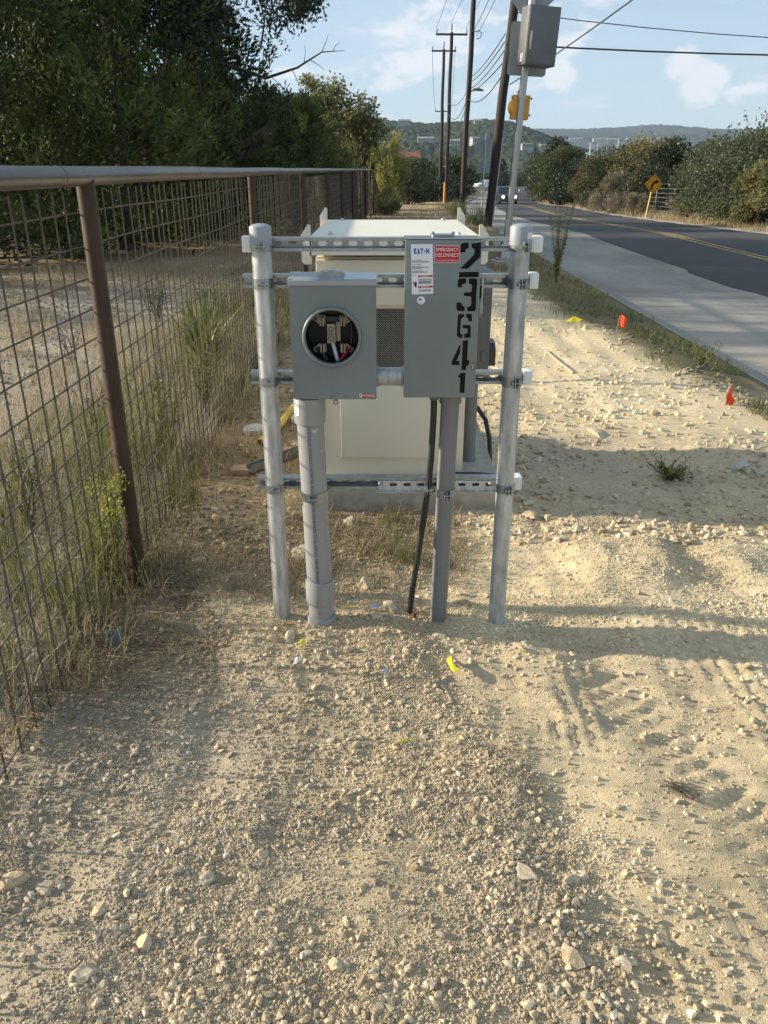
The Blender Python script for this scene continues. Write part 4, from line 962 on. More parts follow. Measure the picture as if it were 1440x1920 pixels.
def span(a, b, sag, label, r=0.012, n=14):
    a, b = Vector(a), Vector(b)
    pts = [a.lerp(b, i / n) - Vector((0, 0, sag * 4 * (i / n) * (1 - i / n))) for i in range(n + 1)]
    o = MB().tube(pts, r, 6, False).build('power_line', CABLE, None, 60, loc=tuple(a))
    return tag(o, label, 'cable', 'overhead lines')
order = ['highest', 'second', 'third', 'fourth', 'lowest']
for (a, b, sg), w in zip([((4.40, 45, 5.72), (3.61, 27.5, 5.20), 0.12), ((4.39, 45, 5.50), (3.60, 27.5, 4.99), 0.12), ((4.37, 45, 5.19), (3.59, 27.5, 4.75), 0.12), ((4.38, 45, 5.02), (3.56, 27.5, 4.42), 0.08), ((4.24, 45, 4.70), (3.54, 27.5, 4.06), 0.35)], order):
    span(a, b, sg, w + ' of five cables strung between lamp pole and leaning pole', 0.018)
span((3.75, 27.4, 5.75), (34, 32, 6.4), 0.85, 'upper thin cable crossing the sky to the right of the control box', 0.014)
span((3.65, 27.4, 4.92), (34, 30.5, 5.55), 0.45, 'thick black cable crossing the sky below the thin one', 0.026)
span((3.80, 27.3, 3.85), (6.6, 12, 6.0), 0.15, 'steep cable rising to the top edge right of the control box', 0.016)
span((3.9, 27.2, 5.9), (3.3, 6, 8.6), 0.2, 'cable rising from the leaning pole past the diamond sign, left one', 0.015)
span((4.0, 27.2, 5.95), (4.3, 6, 8.9), 0.2, 'cable rising from the leaning pole past the diamond sign, right one', 0.018)
span((3.42, 60.9, 9.95), (3.2, 27, 10.2), 0.3, 'cable from the left tip of the heavy crossarm going up and over', 0.014)
span((5.40, 60.9, 9.95), (4.6, 27, 10.2), 0.3, 'cable from the right tip of the heavy crossarm going up and over', 0.014)
span((4.4, 60.9, 10.3), (4.1, 27, 10.6), 0.4, 'cable from the top insulator of the heavy crossarm pole', 0.012)
span((4.30, 45, 7.6), (3.75, 27.5, 7.9), 0.3, 'cable leaving the lamp pole bracket upward to the left', 0.014)
span((4.50, 45, 7.45), (4.15, 27.5, 8.1), 0.2, 'cable leaving the lamp pole bracket upward to the right', 0.014)
span((3.83, 72.9, 10.35), (6.45, 112, 8.3), 1.2, 'sagging line between the left tips of the two far crossarms', 0.015)
span((5.65, 72.9, 10.35), (8.35, 112, 8.3), 1.2, 'sagging line between the right tips of the two far crossarms', 0.015)
span((4.40, 61, 5.6), (4.32, 45.1, 5.4), 0.5, 'upper slack cable between the crossarm pole and lamp pole', 0.016)
span((4.42, 61, 4.9), (4.28, 45.1, 5.0), 0.7, 'lower slack cable between the crossarm pole and lamp pole', 0.020)
span((4.25, 45.2, 4.6), (7.3, 112, 4.2), 1.0, 'cable bundle running away from the lamp pole towards the hill', 0.02)

# ------------------------------------------------------------------ road signs
sgn = thing('road_sign', 'grey backs of a diamond and a square sign on one thin post', 'sign', (3.48, 30.5, -0.13))
MB().tube([(3.48, 30.5, -0.3), (3.50, 30.5, 1.4), (3.53, 30.5, 2.62)], 0.028, 10).build('post', GALV, sgn, 50)
MB().prism([(3.53, 1.76), (3.97, 2.20), (3.97, 2.22), (3.53, 2.65), (3.51, 2.65), (3.09, 2.22), (3.09, 2.20), (3.51, 1.76)], 30.54, 30.546, 'xz').build('diamond_plate', SIGNBACK, sgn)
MB().prism(rounded(3.25, 3.83, 1.36, 1.72, 0.02), 30.54, 30.546, 'xz').build('square_plate', SIGNBACK, sgn)
yz = float(gz(12.0, 39))
cs = thing('road_sign', 'yellow diamond curve sign with black bent arrow on yellow post', 'sign', (11.95, 39, yz))
MB().tube([(11.95, 39, yz - 0.2), (12.12, 39, 0.62)], 0.035, 10).build('post', mat('cream_post_paint', (0.62, 0.48, 0.16), 0.6, 0, 0.1, 10), cs, 50)
c0 = (12.16, 0.86); h = 0.40
MB().prism([(c0[0] + 0.015, c0[1] - h), (c0[0] + h, c0[1] - 0.015), (c0[0] + h, c0[1] + 0.015), (c0[0] + 0.015, c0[1] + h), (c0[0] - 0.015, c0[1] + h), (c0[0] - h, c0[1] + 0.015), (c0[0] - h, c0[1] - 0.015), (c0[0] - 0.015, c0[1] - h)], 38.94, 38.946, 'xz').build('plate', SIGNYEL, cs)
ar = [(-0.13, -0.22), (-0.04, -0.22), (-0.035, -0.08), (0.0, 0.01), (0.07, 0.055), (0.09, 0.005), (0.215, 0.10), (0.06, 0.20), (0.075, 0.145), (-0.05, 0.085), (-0.115, -0.03)]
MB().prism([(c0[0] + p[0], c0[1] + p[1]) for p in ar], 38.934, 38.939, 'xz').build('arrow', BLACKPAINT, cs)
h2 = 0.355
MB().prism([(c0[0], c0[1] - h2), (c0[0] + h2, c0[1]), (c0[0], c0[1] + h2), (c0[0] - h2, c0[1])], 38.9365, 38.9395, 'xz', [[(c0[0], c0[1] - h2 + .022), (c0[0] + h2 - .022, c0[1]), (c0[0], c0[1] + h2 - .022), (c0[0] - h2 + .022, c0[1])]]).build('border', BLACKPAINT, cs)
wf = thing('wire_fence', 'thin wire fence with slim posts among shrubs across the road', 'fence', (13.2, 46, -0.6))
wp = [(12.9 + 0.03 * (y - 30) + (0.2 if i % 2 else 0), float(y)) for i, y in enumerate((27, 32, 37, 42.5, 48, 54, 60))]
for x, y in wp: z = float(gz(x, y)); MB().tube([(x, y, z - 0.2), (x, y, z + 1.35)], 0.035, 7).build('post', PALEBARK, wf, 50)
for k in range(6):
    MB().tube([(x - 0.04, y, float(gz(x, y)) + 0.2 + 0.2 * k) for x, y in wp], 0.006, 4, False).build('wire', GALV, wf)

# ------------------------------------------------------------------ cars
GLASS = mat('car_glass', (0.02, 0.025, 0.03), 0.08, 0.0, 0.05, 3, spec=0.8)
TYRE = mat('tyre_rubber', (0.012, 0.012, 0.013), 0.85, 0, 0.1, 10)
CHROME = mat('chrome_trim', (0.55, 0.56, 0.58), 0.2, 0.9, 0.05, 5)
HLAMP = bpy.data.materials.new('lit_headlamp'); HLAMP.use_nodes = True
HLAMP.node_tree.nodes['Principled BSDF'].inputs['Emission Color'].default_value = (1, 0.9, 0.7, 1); HLAMP.node_tree.nodes['Principled BSDF'].inputs['Emission Strength'].default_value = 4.0
LAMPOFF = mat('headlamp_glass', (0.6, 0.62, 0.65), 0.15, 0.3, 0.05, 5)
def car(name, label, paint, loc, rz, lit):
    t = thing(name, label, 'car', (0, 0, 0), 'vehicles on the far road')
    # front faces -y; sections along y: (y, half width low, half width high, z low, z high)
    def loft(secs, name_, m_, parent):
        mb = MB(); vs = []; fs = []
        for (y, wl_, wh_, zl, zh) in secs:
            vs += [(-wl_, y, zl), (-wl_ * 1.02, y, zl + (zh - zl) * 0.45), (-wh_, y, zh - 0.03), (-wh_ + 0.08, y, zh), (wh_ - 0.08, y, zh), (wh_, y, zh - 0.03), (wl_ * 1.02, y, zl + (zh - zl) * 0.45), (wl_, y, zl)]
        for i in range(len(secs) - 1):
            for k in range(8): fs.append((i * 8 + k, i * 8 + (k + 1) % 8, i * 8 + 8 + (k + 1) % 8, i * 8 + 8 + k))
        fs += [tuple(range(8)), tuple((len(secs) - 1) * 8 + k for k in range(8))]
        return mb.add(vs, fs).build(name_, m_, parent, 35)
    body = loft([(-2.30, 0.80, 0.78, 0.42, 0.86), (-2.22, 0.90, 0.87, 0.36, 0.95), (-1.95, 0.94, 0.90, 0.32, 1.02), (-1.0, 0.95, 0.90, 0.30, 1.08), (1.9, 0.95, 0.90, 0.30, 1.10), (2.3, 0.88, 0.82, 0.42, 1.02)], 'body', paint, t)
    loft([(-0.95, 0.86, 0.80, 1.05, 1.10), (-0.30, 0.84, 0.66, 1.05, 1.66), (0.2, 0.84, 0.68, 1.05, 1.74), (1.5, 0.84, 0.68, 1.05, 1.72), (2.15, 0.82, 0.70, 1.05, 1.20)], 'cabin', paint, t)
    MB().add([(-0.76, -0.93, 1.12), (0.76, -0.93, 1.12), (0.61, -0.36, 1.625), (-0.61, -0.36, 1.625)], [(0, 1, 2, 3)]).build('windscreen', GLASS, t)
    for s in (-1, 1):
        MB().add([(s * 0.862, -0.55, 1.14), (s * 0.862, 1.75, 1.14), (s * 0.715, 1.45, 1.63), (s * 0.710, -0.18, 1.60)], [(0, 1, 2, 3)]).build('side_window', GLASS, t)
        MB().lathe((s * 0.63, -2.27, 0.78), (0, -1, 0), [(0.15, 0.0), (0.15, 0.03), (0.11, 0.05), (0.0, 0.06)], 14).build('headlight', HLAMP if lit else LAMPOFF, t, 40)
        MB().box(s * 0.70 - 0.09, s * 0.70 + 0.09, -2.335, -2.30, 0.47, 0.54, 0.01).build('fog_lamp', LAMPOFF, t)
        MB().box(s * 1.03 - 0.09, s * 1.03 + 0.09, -0.78, -0.66, 1.08, 1.24, 0.03).build('mirror', paint, t, 30)
        for y in (-1.45, 1.42):
            w = MB().lathe((s * 0.76, y, 0.36), (s, 0, 0), [(0.2, 0.0), (0.33, 0.0), (0.36, 0.03), (0.36, 0.19), (0.33, 0.22), (0.22, 0.21)], 20).build('wheel', TYRE, t, 40)
            MB().lathe((s * 0.76, y, 0.36), (s, 0, 0), [(0.22, 0.20), (0.19, 0.19), (0.05, 0.215), (0.0, 0.215)], 12).build('rim', CHROME, w, 30)
    MB().box(-0.45, 0.45, -2.335, -2.29, 0.70, 0.84, 0.012).build('grille', DARKIN, t)
    MB().box(-0.46, 0.46, -2.345, -2.336, 0.765, 0.79).build('grille_bar', CHROME, t)
    MB().box(-0.90, 0.90, -2.36, -2.24, 0.38, 0.60, 0.03).build('bumper', DARKGREY, t, 30)
    MB().box(-0.16, 0.16, -2.372, -2.361, 0.47, 0.58).build('licence_plate', WHITEST, t)
    t.location = loc; t.rotation_euler = (0, 0, rz)
    return t
NAVY = mat('dark_blue_grey_paint', (0.035, 0.045, 0.06), 0.25, 0.4, 0.05, 3)
car('car', 'dark blue-grey car with lit headlights coming up the road', NAVY, (12.55, 90, float(road_z(90)) + 0.01), R(6), True)
WPAINT = mat('white_car_paint', (0.70, 0.71, 0.72), 0.3, 0.0, 0.03, 3)
car('car', 'white car seen from the side at the junction behind the poles', WPAINT, (21.5, 185, float(prof(185)) + 0.02), R(-62), False)
# junction far down the road
jn = MB()
jn.add([(10, 158, -2.33), (40, 158, -2.33), (44, 176, -2.58), (8, 176, -2.58)], [(0, 1, 2, 3)])
tag(jn.build('side_road', ASPHALT), kind='structure')
for (x0, y0, x1, y1, k) in ((9, 178, 34, 177, 'pale kerb edge of the junction far down the road'), (24.5, 156, 40, 157, 'pale kerb edge right of the junction far down the road')):
    kk = MB().prism([(x0, y0), (x1, y1), (x1, y1 + 1.1), (x0, y0 + 1.1)], -2.7, -2.12, 'xy').build('kerb', KERB, None, None, loc=(x0, y0, -2.5)); tag(kk, kind='structure')

# ------------------------------------------------------------------ faraway buildings
WALLW = mat('white_render_wall', (0.36, 0.345, 0.32), 0.8, 0, 0.06, 0.5)
ROOFR = mat('red_clay_roof', (0.32, 0.10, 0.055), 0.85, 0, 0.15, 1)
ROOFG = mat('pale_roof', (0.26, 0.25, 0.24), 0.8, 0, 0.1, 1)
def house(loc, w, d, hgt, roof, label, rz=0.0, win=4, rh=2.0):
    if loc[2] is None: loc = (loc[0], loc[1], hill_z(loc[0], loc[1]) + 3.5)
    t = thing('house', label, 'house', loc)
    x, y, z = loc
    MB().box(x - w / 2, x + w / 2, y - d / 2, y + d / 2, z - 6, z + hgt).build('wall', WALLW, t)
    MB().prism([(y - d / 2 - 0.5, z + hgt + 0.01), (y + d / 2 + 0.5, z + hgt + 0.01), (y, z + hgt + rh)], x - w / 2 - 0.5, x + w / 2 + 0.5, 'yz').build('roof', roof, t)
    wm = None
    for i in range(win):
        wx = x - w / 2 + w * (i + 0.5) / win
        MB().box(wx - w / win * 0.25, wx + w / win * 0.25, y - d / 2 - 0.06, y - d / 2 - 0.01, z + hgt * 0.35, z + hgt * 0.8).build('window', GLASS, t)
    t.rotation_euler = (0, 0, rz)
    return t
house((72, 900, None), 10, 8, 4, ROOFG, 'small white house on the hill left of the lamp pole')
house((93, 905, None), 8, 7, 5, ROOFG, 'tall white house with pale roof low on the wooded hill', 0.4)
house((101, 880, None), 6, 6, 6, ROOFG, 'narrow white gabled house beside the tall white house', -0.3)
house((8.7, 330, 2.0), 8, 8, 3.0, ROOFR, 'red roofed building among the trees behind the fence end', 0.2, 3)
house((-2, 1110, None), 12, 9, 4, ROOFG, 'pale house on the skyline ridge nearest the trees')
house((26, 1130, None), 15, 9, 3.5, ROOFG, 'long white house on the skyline ridge of the near hill')
house((118, 1120, None), 9, 8, 3, ROOFG, 'pale house on the ridge above the diamond sign backs')
house((44, 930, None), 17, 8, 2.5, ROOFG, 'low pale building on the slope left of crossarm poles')
for i, (x, z) in enumerate(((140, 21), (158, 24))):
    house((x, 860, None), 11, 9, 5, ROOFG, ('pale apartment block left of the silver pole on the hill' , 'pale apartment block right of the silver pole on the hill')[i], 0, 6, 0.6)
for i, x in enumerate((700, 760, 850, 905, 985, 1040, 1110)):
    house((x, 3500, None), 36 + (i * 13 % 20), 20, 7, ROOFG, 'pale faraway building in a row along the hazy ridge', 0, 3, 3)['group'] = 'pale buildings along the hazy ridge'
STEELW = mat('galvanised_lattice', (0.42, 0.43, 0.43), 0.6, 0.2, 0.05, 2)
def gantry(x, y, z, w, hh, label):
    t = thing('substation_gantry', label, 'steel frame', (x, y, z))
    for s in (-1, 1):
        for q in (-1, 1): MB().tube([(x + s * w * 0.5, y + q * 2, z - 12), (x + s * w * 0.36, y + q, z + hh)], 0.42, 6).build('leg', STEELW, t)
    for k in range(3): MB().box(x - w * 0.46, x + w * 0.46, y - 0.3, y + 0.3, z + hh * (0.4 + 0.29 * k), z + hh * (0.4 + 0.29 * k) + 0.8).build('beam', STEELW, t)
    for k in range(2): MB().tube([(x - w * 0.42, y, z + hh * (0.42 + 0.29 * k)), (x + w * 0.40, y, z + hh * (0.69 + 0.29 * k))], 0.25, 5).build('brace', STEELW, t)
gantry(172, 720, 4, 8, 16, 'white steel substation frame above the trees, nearer the silver pole')
gantry(196, 720, 4, 12, 18, 'wide white lattice substation frame above the trees on the right')
for x, l in ((183, 'thin white mast between the two substation frames'), (192, 'thin white mast just left of the wide substation frame')):
    t = thing('mast', l, 'mast', (x, 722, 8)); MB().tube([(x, 722, -4), (x, 722, 24)], [0.3, 0.15], 6).build('shaft', STEELW, t); MB().box(x - 1.6, x + 1.6, 721.8, 722.2, 18, 18.4).build('arm', STEELW, t)
bar = MB().box(168, 206, 724, 730, 2, 13).build('substation_building', WALLW, None, None, loc=(190, 727, 2)); tag(bar, 'low white substation building between the steel frames', 'building')

# ------------------------------------------------------------------ vegetation generators
def leaf_tris(pos, axis_, length, width, r=rng):
    """one slim triangle pair per leaf: returns verts (4N,3), faces (N,4)"""
    n = len(pos)
    a = axis_ / (np.linalg.norm(axis_, axis=1, keepdims=True) + 1e-9)
    q = r.normal(size=(n, 3)); s = np.cross(a, q); s /= (np.linalg.norm(s, axis=1, keepdims=True) + 1e-9)
    L = (length * np.ones(n))[:, None]; W = (width * np.ones(n))[:, None]
    v = np.stack([pos, pos + a * L * 0.45 + s * W * 0.5, pos + a * L, pos + a * L * 0.45 - s * W * 0.5], 1).reshape(-1, 3)
    f = np.arange(4 * n).reshape(n, 4)
    return v, f

def leaf_mesh(name, pos, axis_, length, width, tint, m):
    v, f = leaf_tris(pos, axis_, length, width)
    me_o = np_mesh(name, v, f, m, np.repeat(tint, 4))
    return me_o

def wood(segs, n=6):
    mb = MB()
    for p, q, r0, r1 in segs: mb.tube([p, q], [r0, r1], n, False)
    return mb

def grow(r, p, d, L, rad, lev, segs, tips, spread=0.6, up=0.1, nb=(2, 3), shrink=0.72, wig=0.25, minlev=0):
    """random branching limbs from p along d"""
    n = 3; q = Vector(p); dd = Vector(d).normalized(); r0 = rad
    for i in range(n):
        dd = (dd + Vector((r.gauss(0, wig), r.gauss(0, wig), r.gauss(0, wig) + up)) * 0.5).normalized()
        e = q + dd * (L / n); r1 = r0 * 0.87
        segs.append((tuple(q), tuple(e), r0, r1)); q = e; r0 = r1
        if lev <= 2 and i > 0: tips.append((tuple(q), dd.copy()))
    if lev <= minlev:
        tips.append((tuple(q), dd.copy())); return
    for k in range(r.randint(*nb)):
        ax = Vector((r.gauss(0, 1), r.gauss(0, 1), r.gauss(0, 0.7))).normalized()
        nd = (dd + ax * spread).normalized()
        grow(r, q, nd, L * shrink * r.uniform(0.8, 1.15), r0 * 0.75, lev - 1, segs, tips, spread, up, nb, shrink, wig, minlev)

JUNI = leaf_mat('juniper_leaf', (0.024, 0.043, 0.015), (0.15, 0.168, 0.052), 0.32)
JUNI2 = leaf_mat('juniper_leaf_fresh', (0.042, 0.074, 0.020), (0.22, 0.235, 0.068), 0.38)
OAKL = leaf_mat('live_oak_leaf', (0.022, 0.033, 0.018), (0.070, 0.083, 0.045), 0.22, 0.4)
LIGHTL = leaf_mat('pale_oak_leaf', (0.15, 0.155, 0.065), (0.32, 0.30, 0.135), 0.55)
GREYL = leaf_mat('grey_green_leaf', (0.062, 0.080, 0.040), (0.165, 0.178, 0.10), 0.3, 0.45)
OLIVE = leaf_mat('olive_leaf', (0.042, 0.055, 0.022), (0.11, 0.118, 0.050), 0.3)
YELG = leaf_mat('yellow_green_leaf', (0.20, 0.22, 0.06), (0.46, 0.43, 0.15), 0.5)
AUTUMN = leaf_mat('autumn_leaf', (0.16, 0.125, 0.04), (0.28, 0.22, 0.07), 0.35)
REDDISH = leaf_mat('reddish_leaf', (0.12, 0.06, 0.035), (0.17, 0.10, 0.055), 0.35)
DRYL = leaf_mat('dry_brush_leaf', (0.17, 0.15, 0.10), (0.30, 0.265, 0.185), 0.3)
DRYG = leaf_mat('dry_grass_blade', (0.23, 0.18, 0.105), (0.50, 0.41, 0.25), 0.35)
GREENG = leaf_mat('green_grass_blade', (0.085, 0.095, 0.03), (0.25, 0.24, 0.085), 0.4)
STRAW = leaf_mat('pale_straw_blade', (0.26, 0.22, 0.155), (0.50, 0.44, 0.32), 0.4)
STRAP = leaf_mat('strap_leaf', (0.10, 0.13, 0.035), (0.26, 0.28, 0.09), 0.3, 0.4)

def juniper(name, label, loc, hgt, rad, seed, tufts=520, per=52, m=None, size=1.0, low=0.0, group=None, lobes=7):
    r = np.random.default_rng(seed); pr = random.Random(seed)
    m = m or JUNI
    t = thing(name, label, 'tree', loc, group)
    x, y, z = loc
    segs = []
    k = 6; px, py = x, y
    for i in range(k):
        qx, qy = px + pr.gauss(0, 0.05), py + pr.gauss(0, 0.05)
        segs.append(((px, py, z - 0.1 + hgt * 0.93 * i / k), (qx, qy, z - 0.1 + hgt * 0.93 * (i + 1) / k), 0.16 * (1 - i / k) + 0.02, 0.16 * (1 - (i + 1) / k) + 0.02)); px, py = qx, qy
    # tuft positions: lobed cone
    tufts = int(tufts * 1.25); u = r.random(tufts) ** 1.15; ang = r.random(tufts) * 2 * np.pi
    prof_ = np.interp(u, [0, 0.12, 0.35, 0.6, 0.85, 1.0], [0.95, 1.05, 1.0, 0.78, 0.42, 0.05])
    lob = 1 + 0.28 * np.sin(ang * 3 + 9 * u + seed) + 0.18 * np.sin(ang * 5 - 14 * u + 2 * seed)
    rr_ = rad * prof_ * lob * (0.35 + 0.65 * r.random(tufts) ** 0.45)
    c = np.stack([rr_ * np.cos(ang), rr_ * np.sin(ang), low * hgt + u * hgt * (1 - low)], -1)
    out = np.stack([np.cos(ang), np.sin(ang), np.zeros(tufts)], -1)
    ax = out * (0.75 - 0.5 * u)[:, None] + np.array([0, 0, 0.75]) + r.normal(size=(tufts, 3)) * 0.28
    ax /= np.linalg.norm(ax, axis=1, keepdims=True)
    tl = (0.42 + 0.35 * r.random(tufts)) * size
    s = r.random((tufts, per)); sp = (1 - 0.75 * s) * 0.15 * size
    P = c[:, None] + ax[:, None] * (s * tl[:, None])[..., None] + r.normal(size=(tufts, per, 3)) * sp[..., None]
    D = ax[:, None] + r.normal(size=(tufts, per, 3)) * 0.5
    tint = np.clip(0.32 + 0.30 * r.normal(size=tufts), 0, 1)[:, None] * (0.35 + 0.75 * s) + 0.22 * r.random((tufts, per))  # leaves lighter towards the tip of each tuft
    P = P.reshape(-1, 3); D = D.reshape(-1, 3)
    for i in range(0, tufts, max(1, tufts // 60)):
        hz = max(0.2, c[i][2] - 0.35 * rr_[i])
        segs.append(((x, y, z + hz), (x + c[i][0], y + c[i][1], z + c[i][2]), 0.03, 0.008))
    wood(segs, 6).build('trunk', BARK, t)
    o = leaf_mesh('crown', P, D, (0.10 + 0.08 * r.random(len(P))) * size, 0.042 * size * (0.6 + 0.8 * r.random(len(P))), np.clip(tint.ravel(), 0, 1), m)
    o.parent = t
    return t

def broadleaf(name, label, loc, trunk_dir, L, rad, lev, seed, m, per=70, cl=0.35, ll=0.075, lw=0.04, group=None, spread=0.65, bark=None, up=0.12, nb=(2, 3), forks=None, cat='tree', wig=0.25, shrink=0.74, flat=0.75, keep=None):
    r = np.random.default_rng(seed); pr = random.Random(seed)
    t = thing(name, label, cat, loc, group)
    segs = []; tips = []
    for d in (forks or [trunk_dir]):
        grow(pr, loc, d, L, rad, lev, segs, tips, spread, up, nb, shrink, wig)
    if keep is not None:
        tips = [q for q in tips if keep(q[0])]; segs = [q for q in segs if keep(q[0]) or q[2] > 0.07]
    wood(segs, 6).build('trunk', bark or BARK, t)
    C = np.array([p for p, _ in tips]) - np.array(loc)
    n = len(C)
    P = C[:, None] + r.normal(size=(n, per, 3)) * np.array([cl, cl, cl * flat]) * (0.6 + 0.7 * r.random((n, 1, 1)))
    D = r.normal(size=(n, per, 3)) + np.array([0, 0, -0.1])
    tint = np.clip(0.4 + 0.22 * r.normal(size=(n, 1)) + 0.30 * (r.random((n, per)) - 0.5), 0, 1)
    o = leaf_mesh('crown', P.reshape(-1, 3), D.reshape(-1, 3), ll * (0.7 + 0.6 * r.random(n * per)), lw * (0.7 + 0.6 * r.random(n * per)), tint.ravel(), m)
    o.parent = t
    return t

def bush(name, label, loc, rx, ry, h, seed, m, n=9000, blobs=26, ll=0.10, lw=0.055, cat='shrub', group=None, upright=0.0, base=0.05, wispy=0):
    """crown of many uneven leaf clumps; stems rise from the base into each clump"""
    r = np.random.default_rng(seed)
    t = thing(name, label, cat, loc, group)
    ang = r.random(blobs) * 2 * np.pi; uu = r.random(blobs); rad = np.sqrt(r.random(blobs))
    prof_ = np.sin(np.clip(uu * 0.85 + 0.15, 0, 1) * np.pi) ** 0.6 * 0.9 + 0.1
    C = np.stack([rx * rad * prof_ * np.cos(ang), ry * rad * prof_ * np.sin(ang), h * (base + 0.10 + 0.80 * uu)], -1)
    S = np.stack([rx * (0.20 + 0.18 * r.random(blobs)), ry * (0.20 + 0.18 * r.random(blobs)), h * (0.10 + 0.10 * r.random(blobs)) * (1 + upright)], -1)
    k = r.integers(0, blobs, n)
    v = r.normal(size=(n, 3)); v /= np.linalg.norm(v, axis=1, keepdims=True)
    P = C[k] + v * S[k] * (0.45 + 0.75 * r.random((n, 1)) ** 0.6)
    D = v * 0.6 + r.normal(size=(n, 3)) * 0.6 + np.array([0, 0, 0.2 + 1.5 * upright])
    if wispy:                                  # fine shoots standing out of the outline
        w = wispy; kk = r.integers(0, blobs, w); a = r.normal(size=(w, 3)) * 0.35 + np.array([0, 0, 1.0]); a /= np.linalg.norm(a, axis=1, keepdims=True)
        st = C[kk] + a * S[kk] * 0.8; per = 16; s = r.random((w, per)); ln = (0.16 + 0.16 * r.random(w)) * h
        P = np.concatenate([P, (st[:, None] + a[:, None] * (s * ln[:, None])[..., None] + r.normal(size=(w, per, 3)) * 0.03).reshape(-1, 3)])
        D = np.concatenate([D, (a[:, None] + r.normal(size=(w, per, 3)) * 0.6).reshape(-1, 3)])
    keep = P[:, 2] > 0.02; P = P[keep]; D = D[keep]
    bt = np.clip(0.4 + 0.2 * r.normal(size=blobs), 0, 1)
    tint = np.clip(np.concatenate([bt[k], np.full(max(0, len(keep) - n), 0.5)])[keep] + 0.35 * (r.random(len(P)) - 0.5), 0, 1)
    segs = []
    for i in range(0, blobs, 2):
        b0 = (loc[0] + C[i][0] * 0.12, loc[1] + C[i][1] * 0.12, loc[2] - 0.1); mid = (loc[0] + C[i][0] * 0.55, loc[1] + C[i][1] * 0.55, loc[2] + C[i][2] * 0.5); e = (loc[0] + C[i][0], loc[1] + C[i][1], loc[2] + C[i][2])
        segs += [(b0, mid, 0.018 * h, 0.012 * h), (mid, e, 0.012 * h, 0.004 * h)]
    wood(segs, 5).build('trunk' if cat == 'tree' else 'stem', BARK, t)
    o = leaf_mesh('crown', P, D, ll * (0.6 + 0.8 * r.random(len(P))), lw * (0.6 + 0.8 * r.random(len(P))), tint, m)
    o.parent = t
    return t
G = lambda x, y: float(gz(x, y))

# trees beyond the fence on the left
juniper('juniper_tree', 'dark juniper at the left edge behind the fence', (-7.4, 15.6, 0), 5.8, 2.1, 3, 520, 46)
juniper('juniper_tree', 'bright green feathery juniper, the broadest one left of the oak', (-5.3, 17.2, 0), 5.6, 2.0, 8, 560, 48, JUNI2)
juniper('juniper_tree', 'tall dark juniper rising behind the two leftmost junipers', (-8.2, 21.5, 0), 7.2, 2.4, 13, 430, 44, None, 1.2)
juniper('juniper_tree', 'dark low juniper under the oak boughs', (-4.2, 21.0, 0), 4.9, 1.8, 21, 460, 44)
juniper('juniper_tree', 'narrow dark juniper right of the oak boughs behind the fence', (-3.05, 23.5, 0), 2.9, 1.25, 27, 340, 42)
juniper('juniper_tree', 'green juniper with drooping sprays left of the small pale oak', (-2.75, 28.5, 0), 3.2, 1.35, 31, 400, 42, JUNI2)
juniper('juniper_tree', 'juniper just out beyond the left edge of view', (-8.8, 12.0, 0), 6.6, 2.2, 37, 260, 42, None, 1.2)
broadleaf('oak_tree', 'large dark live oak with long bare-ended boughs against the sky', (-5.4, 20.2, 0), None, 2.2, 0.24, 5, 6, OAKL, 34, 0.15, 0.085, 0.05, spread=0.72, up=0.10, nb=(2, 3),
          forks=[(0.0, 0.0, 1), (0.72, -0.15, 0.95), (-0.5, 0.2, 0.9), (0.35, -0.1, 1.05)],
          keep=lambda p: p[0] < -3.2 or (p[0] < -1.25 and p[2] > 4.05 + 0.35 * (p[0] + 3.2) * 0.5))
oak = bpy.data.objects['oak_tree']
mb = MB()
mb.tube([(-3.4, 20.0, 3.6), (-2.6, 19.9, 3.35), (-1.9, 19.9, 3.55), (-1.35, 19.9, 3.85), (-0.86, 19.9, 3.88)], [0.05, 0.036, 0.024, 0.014, 0.005], 6)
for (a, b) in (((-2.0, 19.9, 3.5), (-1.75, 19.8, 3.05)), ((-1.6, 19.9, 3.7), (-1.3, 19.9, 3.5)), ((-1.35, 19.9, 3.85), (-1.2, 19.9, 4.2)), ((-1.1, 19.9, 3.87), (-0.95, 19.9, 4.05)), ((-2.5, 19.9, 3.4), (-2.1, 19.9, 3.0)), ((-1.75, 19.9, 3.62), (-1.72, 19.9, 4.0))): mb.tube([a, tuple((p + q) / 2 + random.uniform(-.05, .05) for p, q in zip(a, b)), b], [0.009, 0.006, 0.002], 5)
mb.build('bare_branch', BARK, oak)
broadleaf('oak_tree', 'small airy pale green oak at the end of the tree row', (-2.15, 32.0, -0.15), None, 1.5, 0.11, 4, 16, LIGHTL, 17, 0.15, 0.13, 0.08, spread=0.62, up=0.16, forks=[(0.15, 0, 1), (0.55, 0, 0.8), (-0.4, 0.1, 0.9)])
bush('shrub', 'grey-green brushy thicket under the small pale oak', (-2.0, 30.0, -0.1), 1.3, 1.1, 2.5, 51, OLIVE, 9000, 24, 0.09, 0.04)
bush('shrub', 'tall pale feathery shrub in front of the dark tree at the row end', (-1.75, 37.5, -0.3), 0.75, 0.75, 2.9, 52, YELG, 7000, 16, 0.16, 0.035, upright=0.9, wispy=60)
bush('oak_tree', 'dark rounded tree where the left tree row ends', (-1.1, 44.0, -0.5), 1.7, 1.6, 3.5, 53, OAKL, 14000, 30, 0.12, 0.07, 'tree')
bush('shrub', 'bright yellow-green shrub leaning over the far end of the fence', (0.15, 42.5, -0.45), 1.05, 0.9, 2.7, 54, YELG, 8000, 18, 0.16, 0.04, upright=0.8, wispy=70)
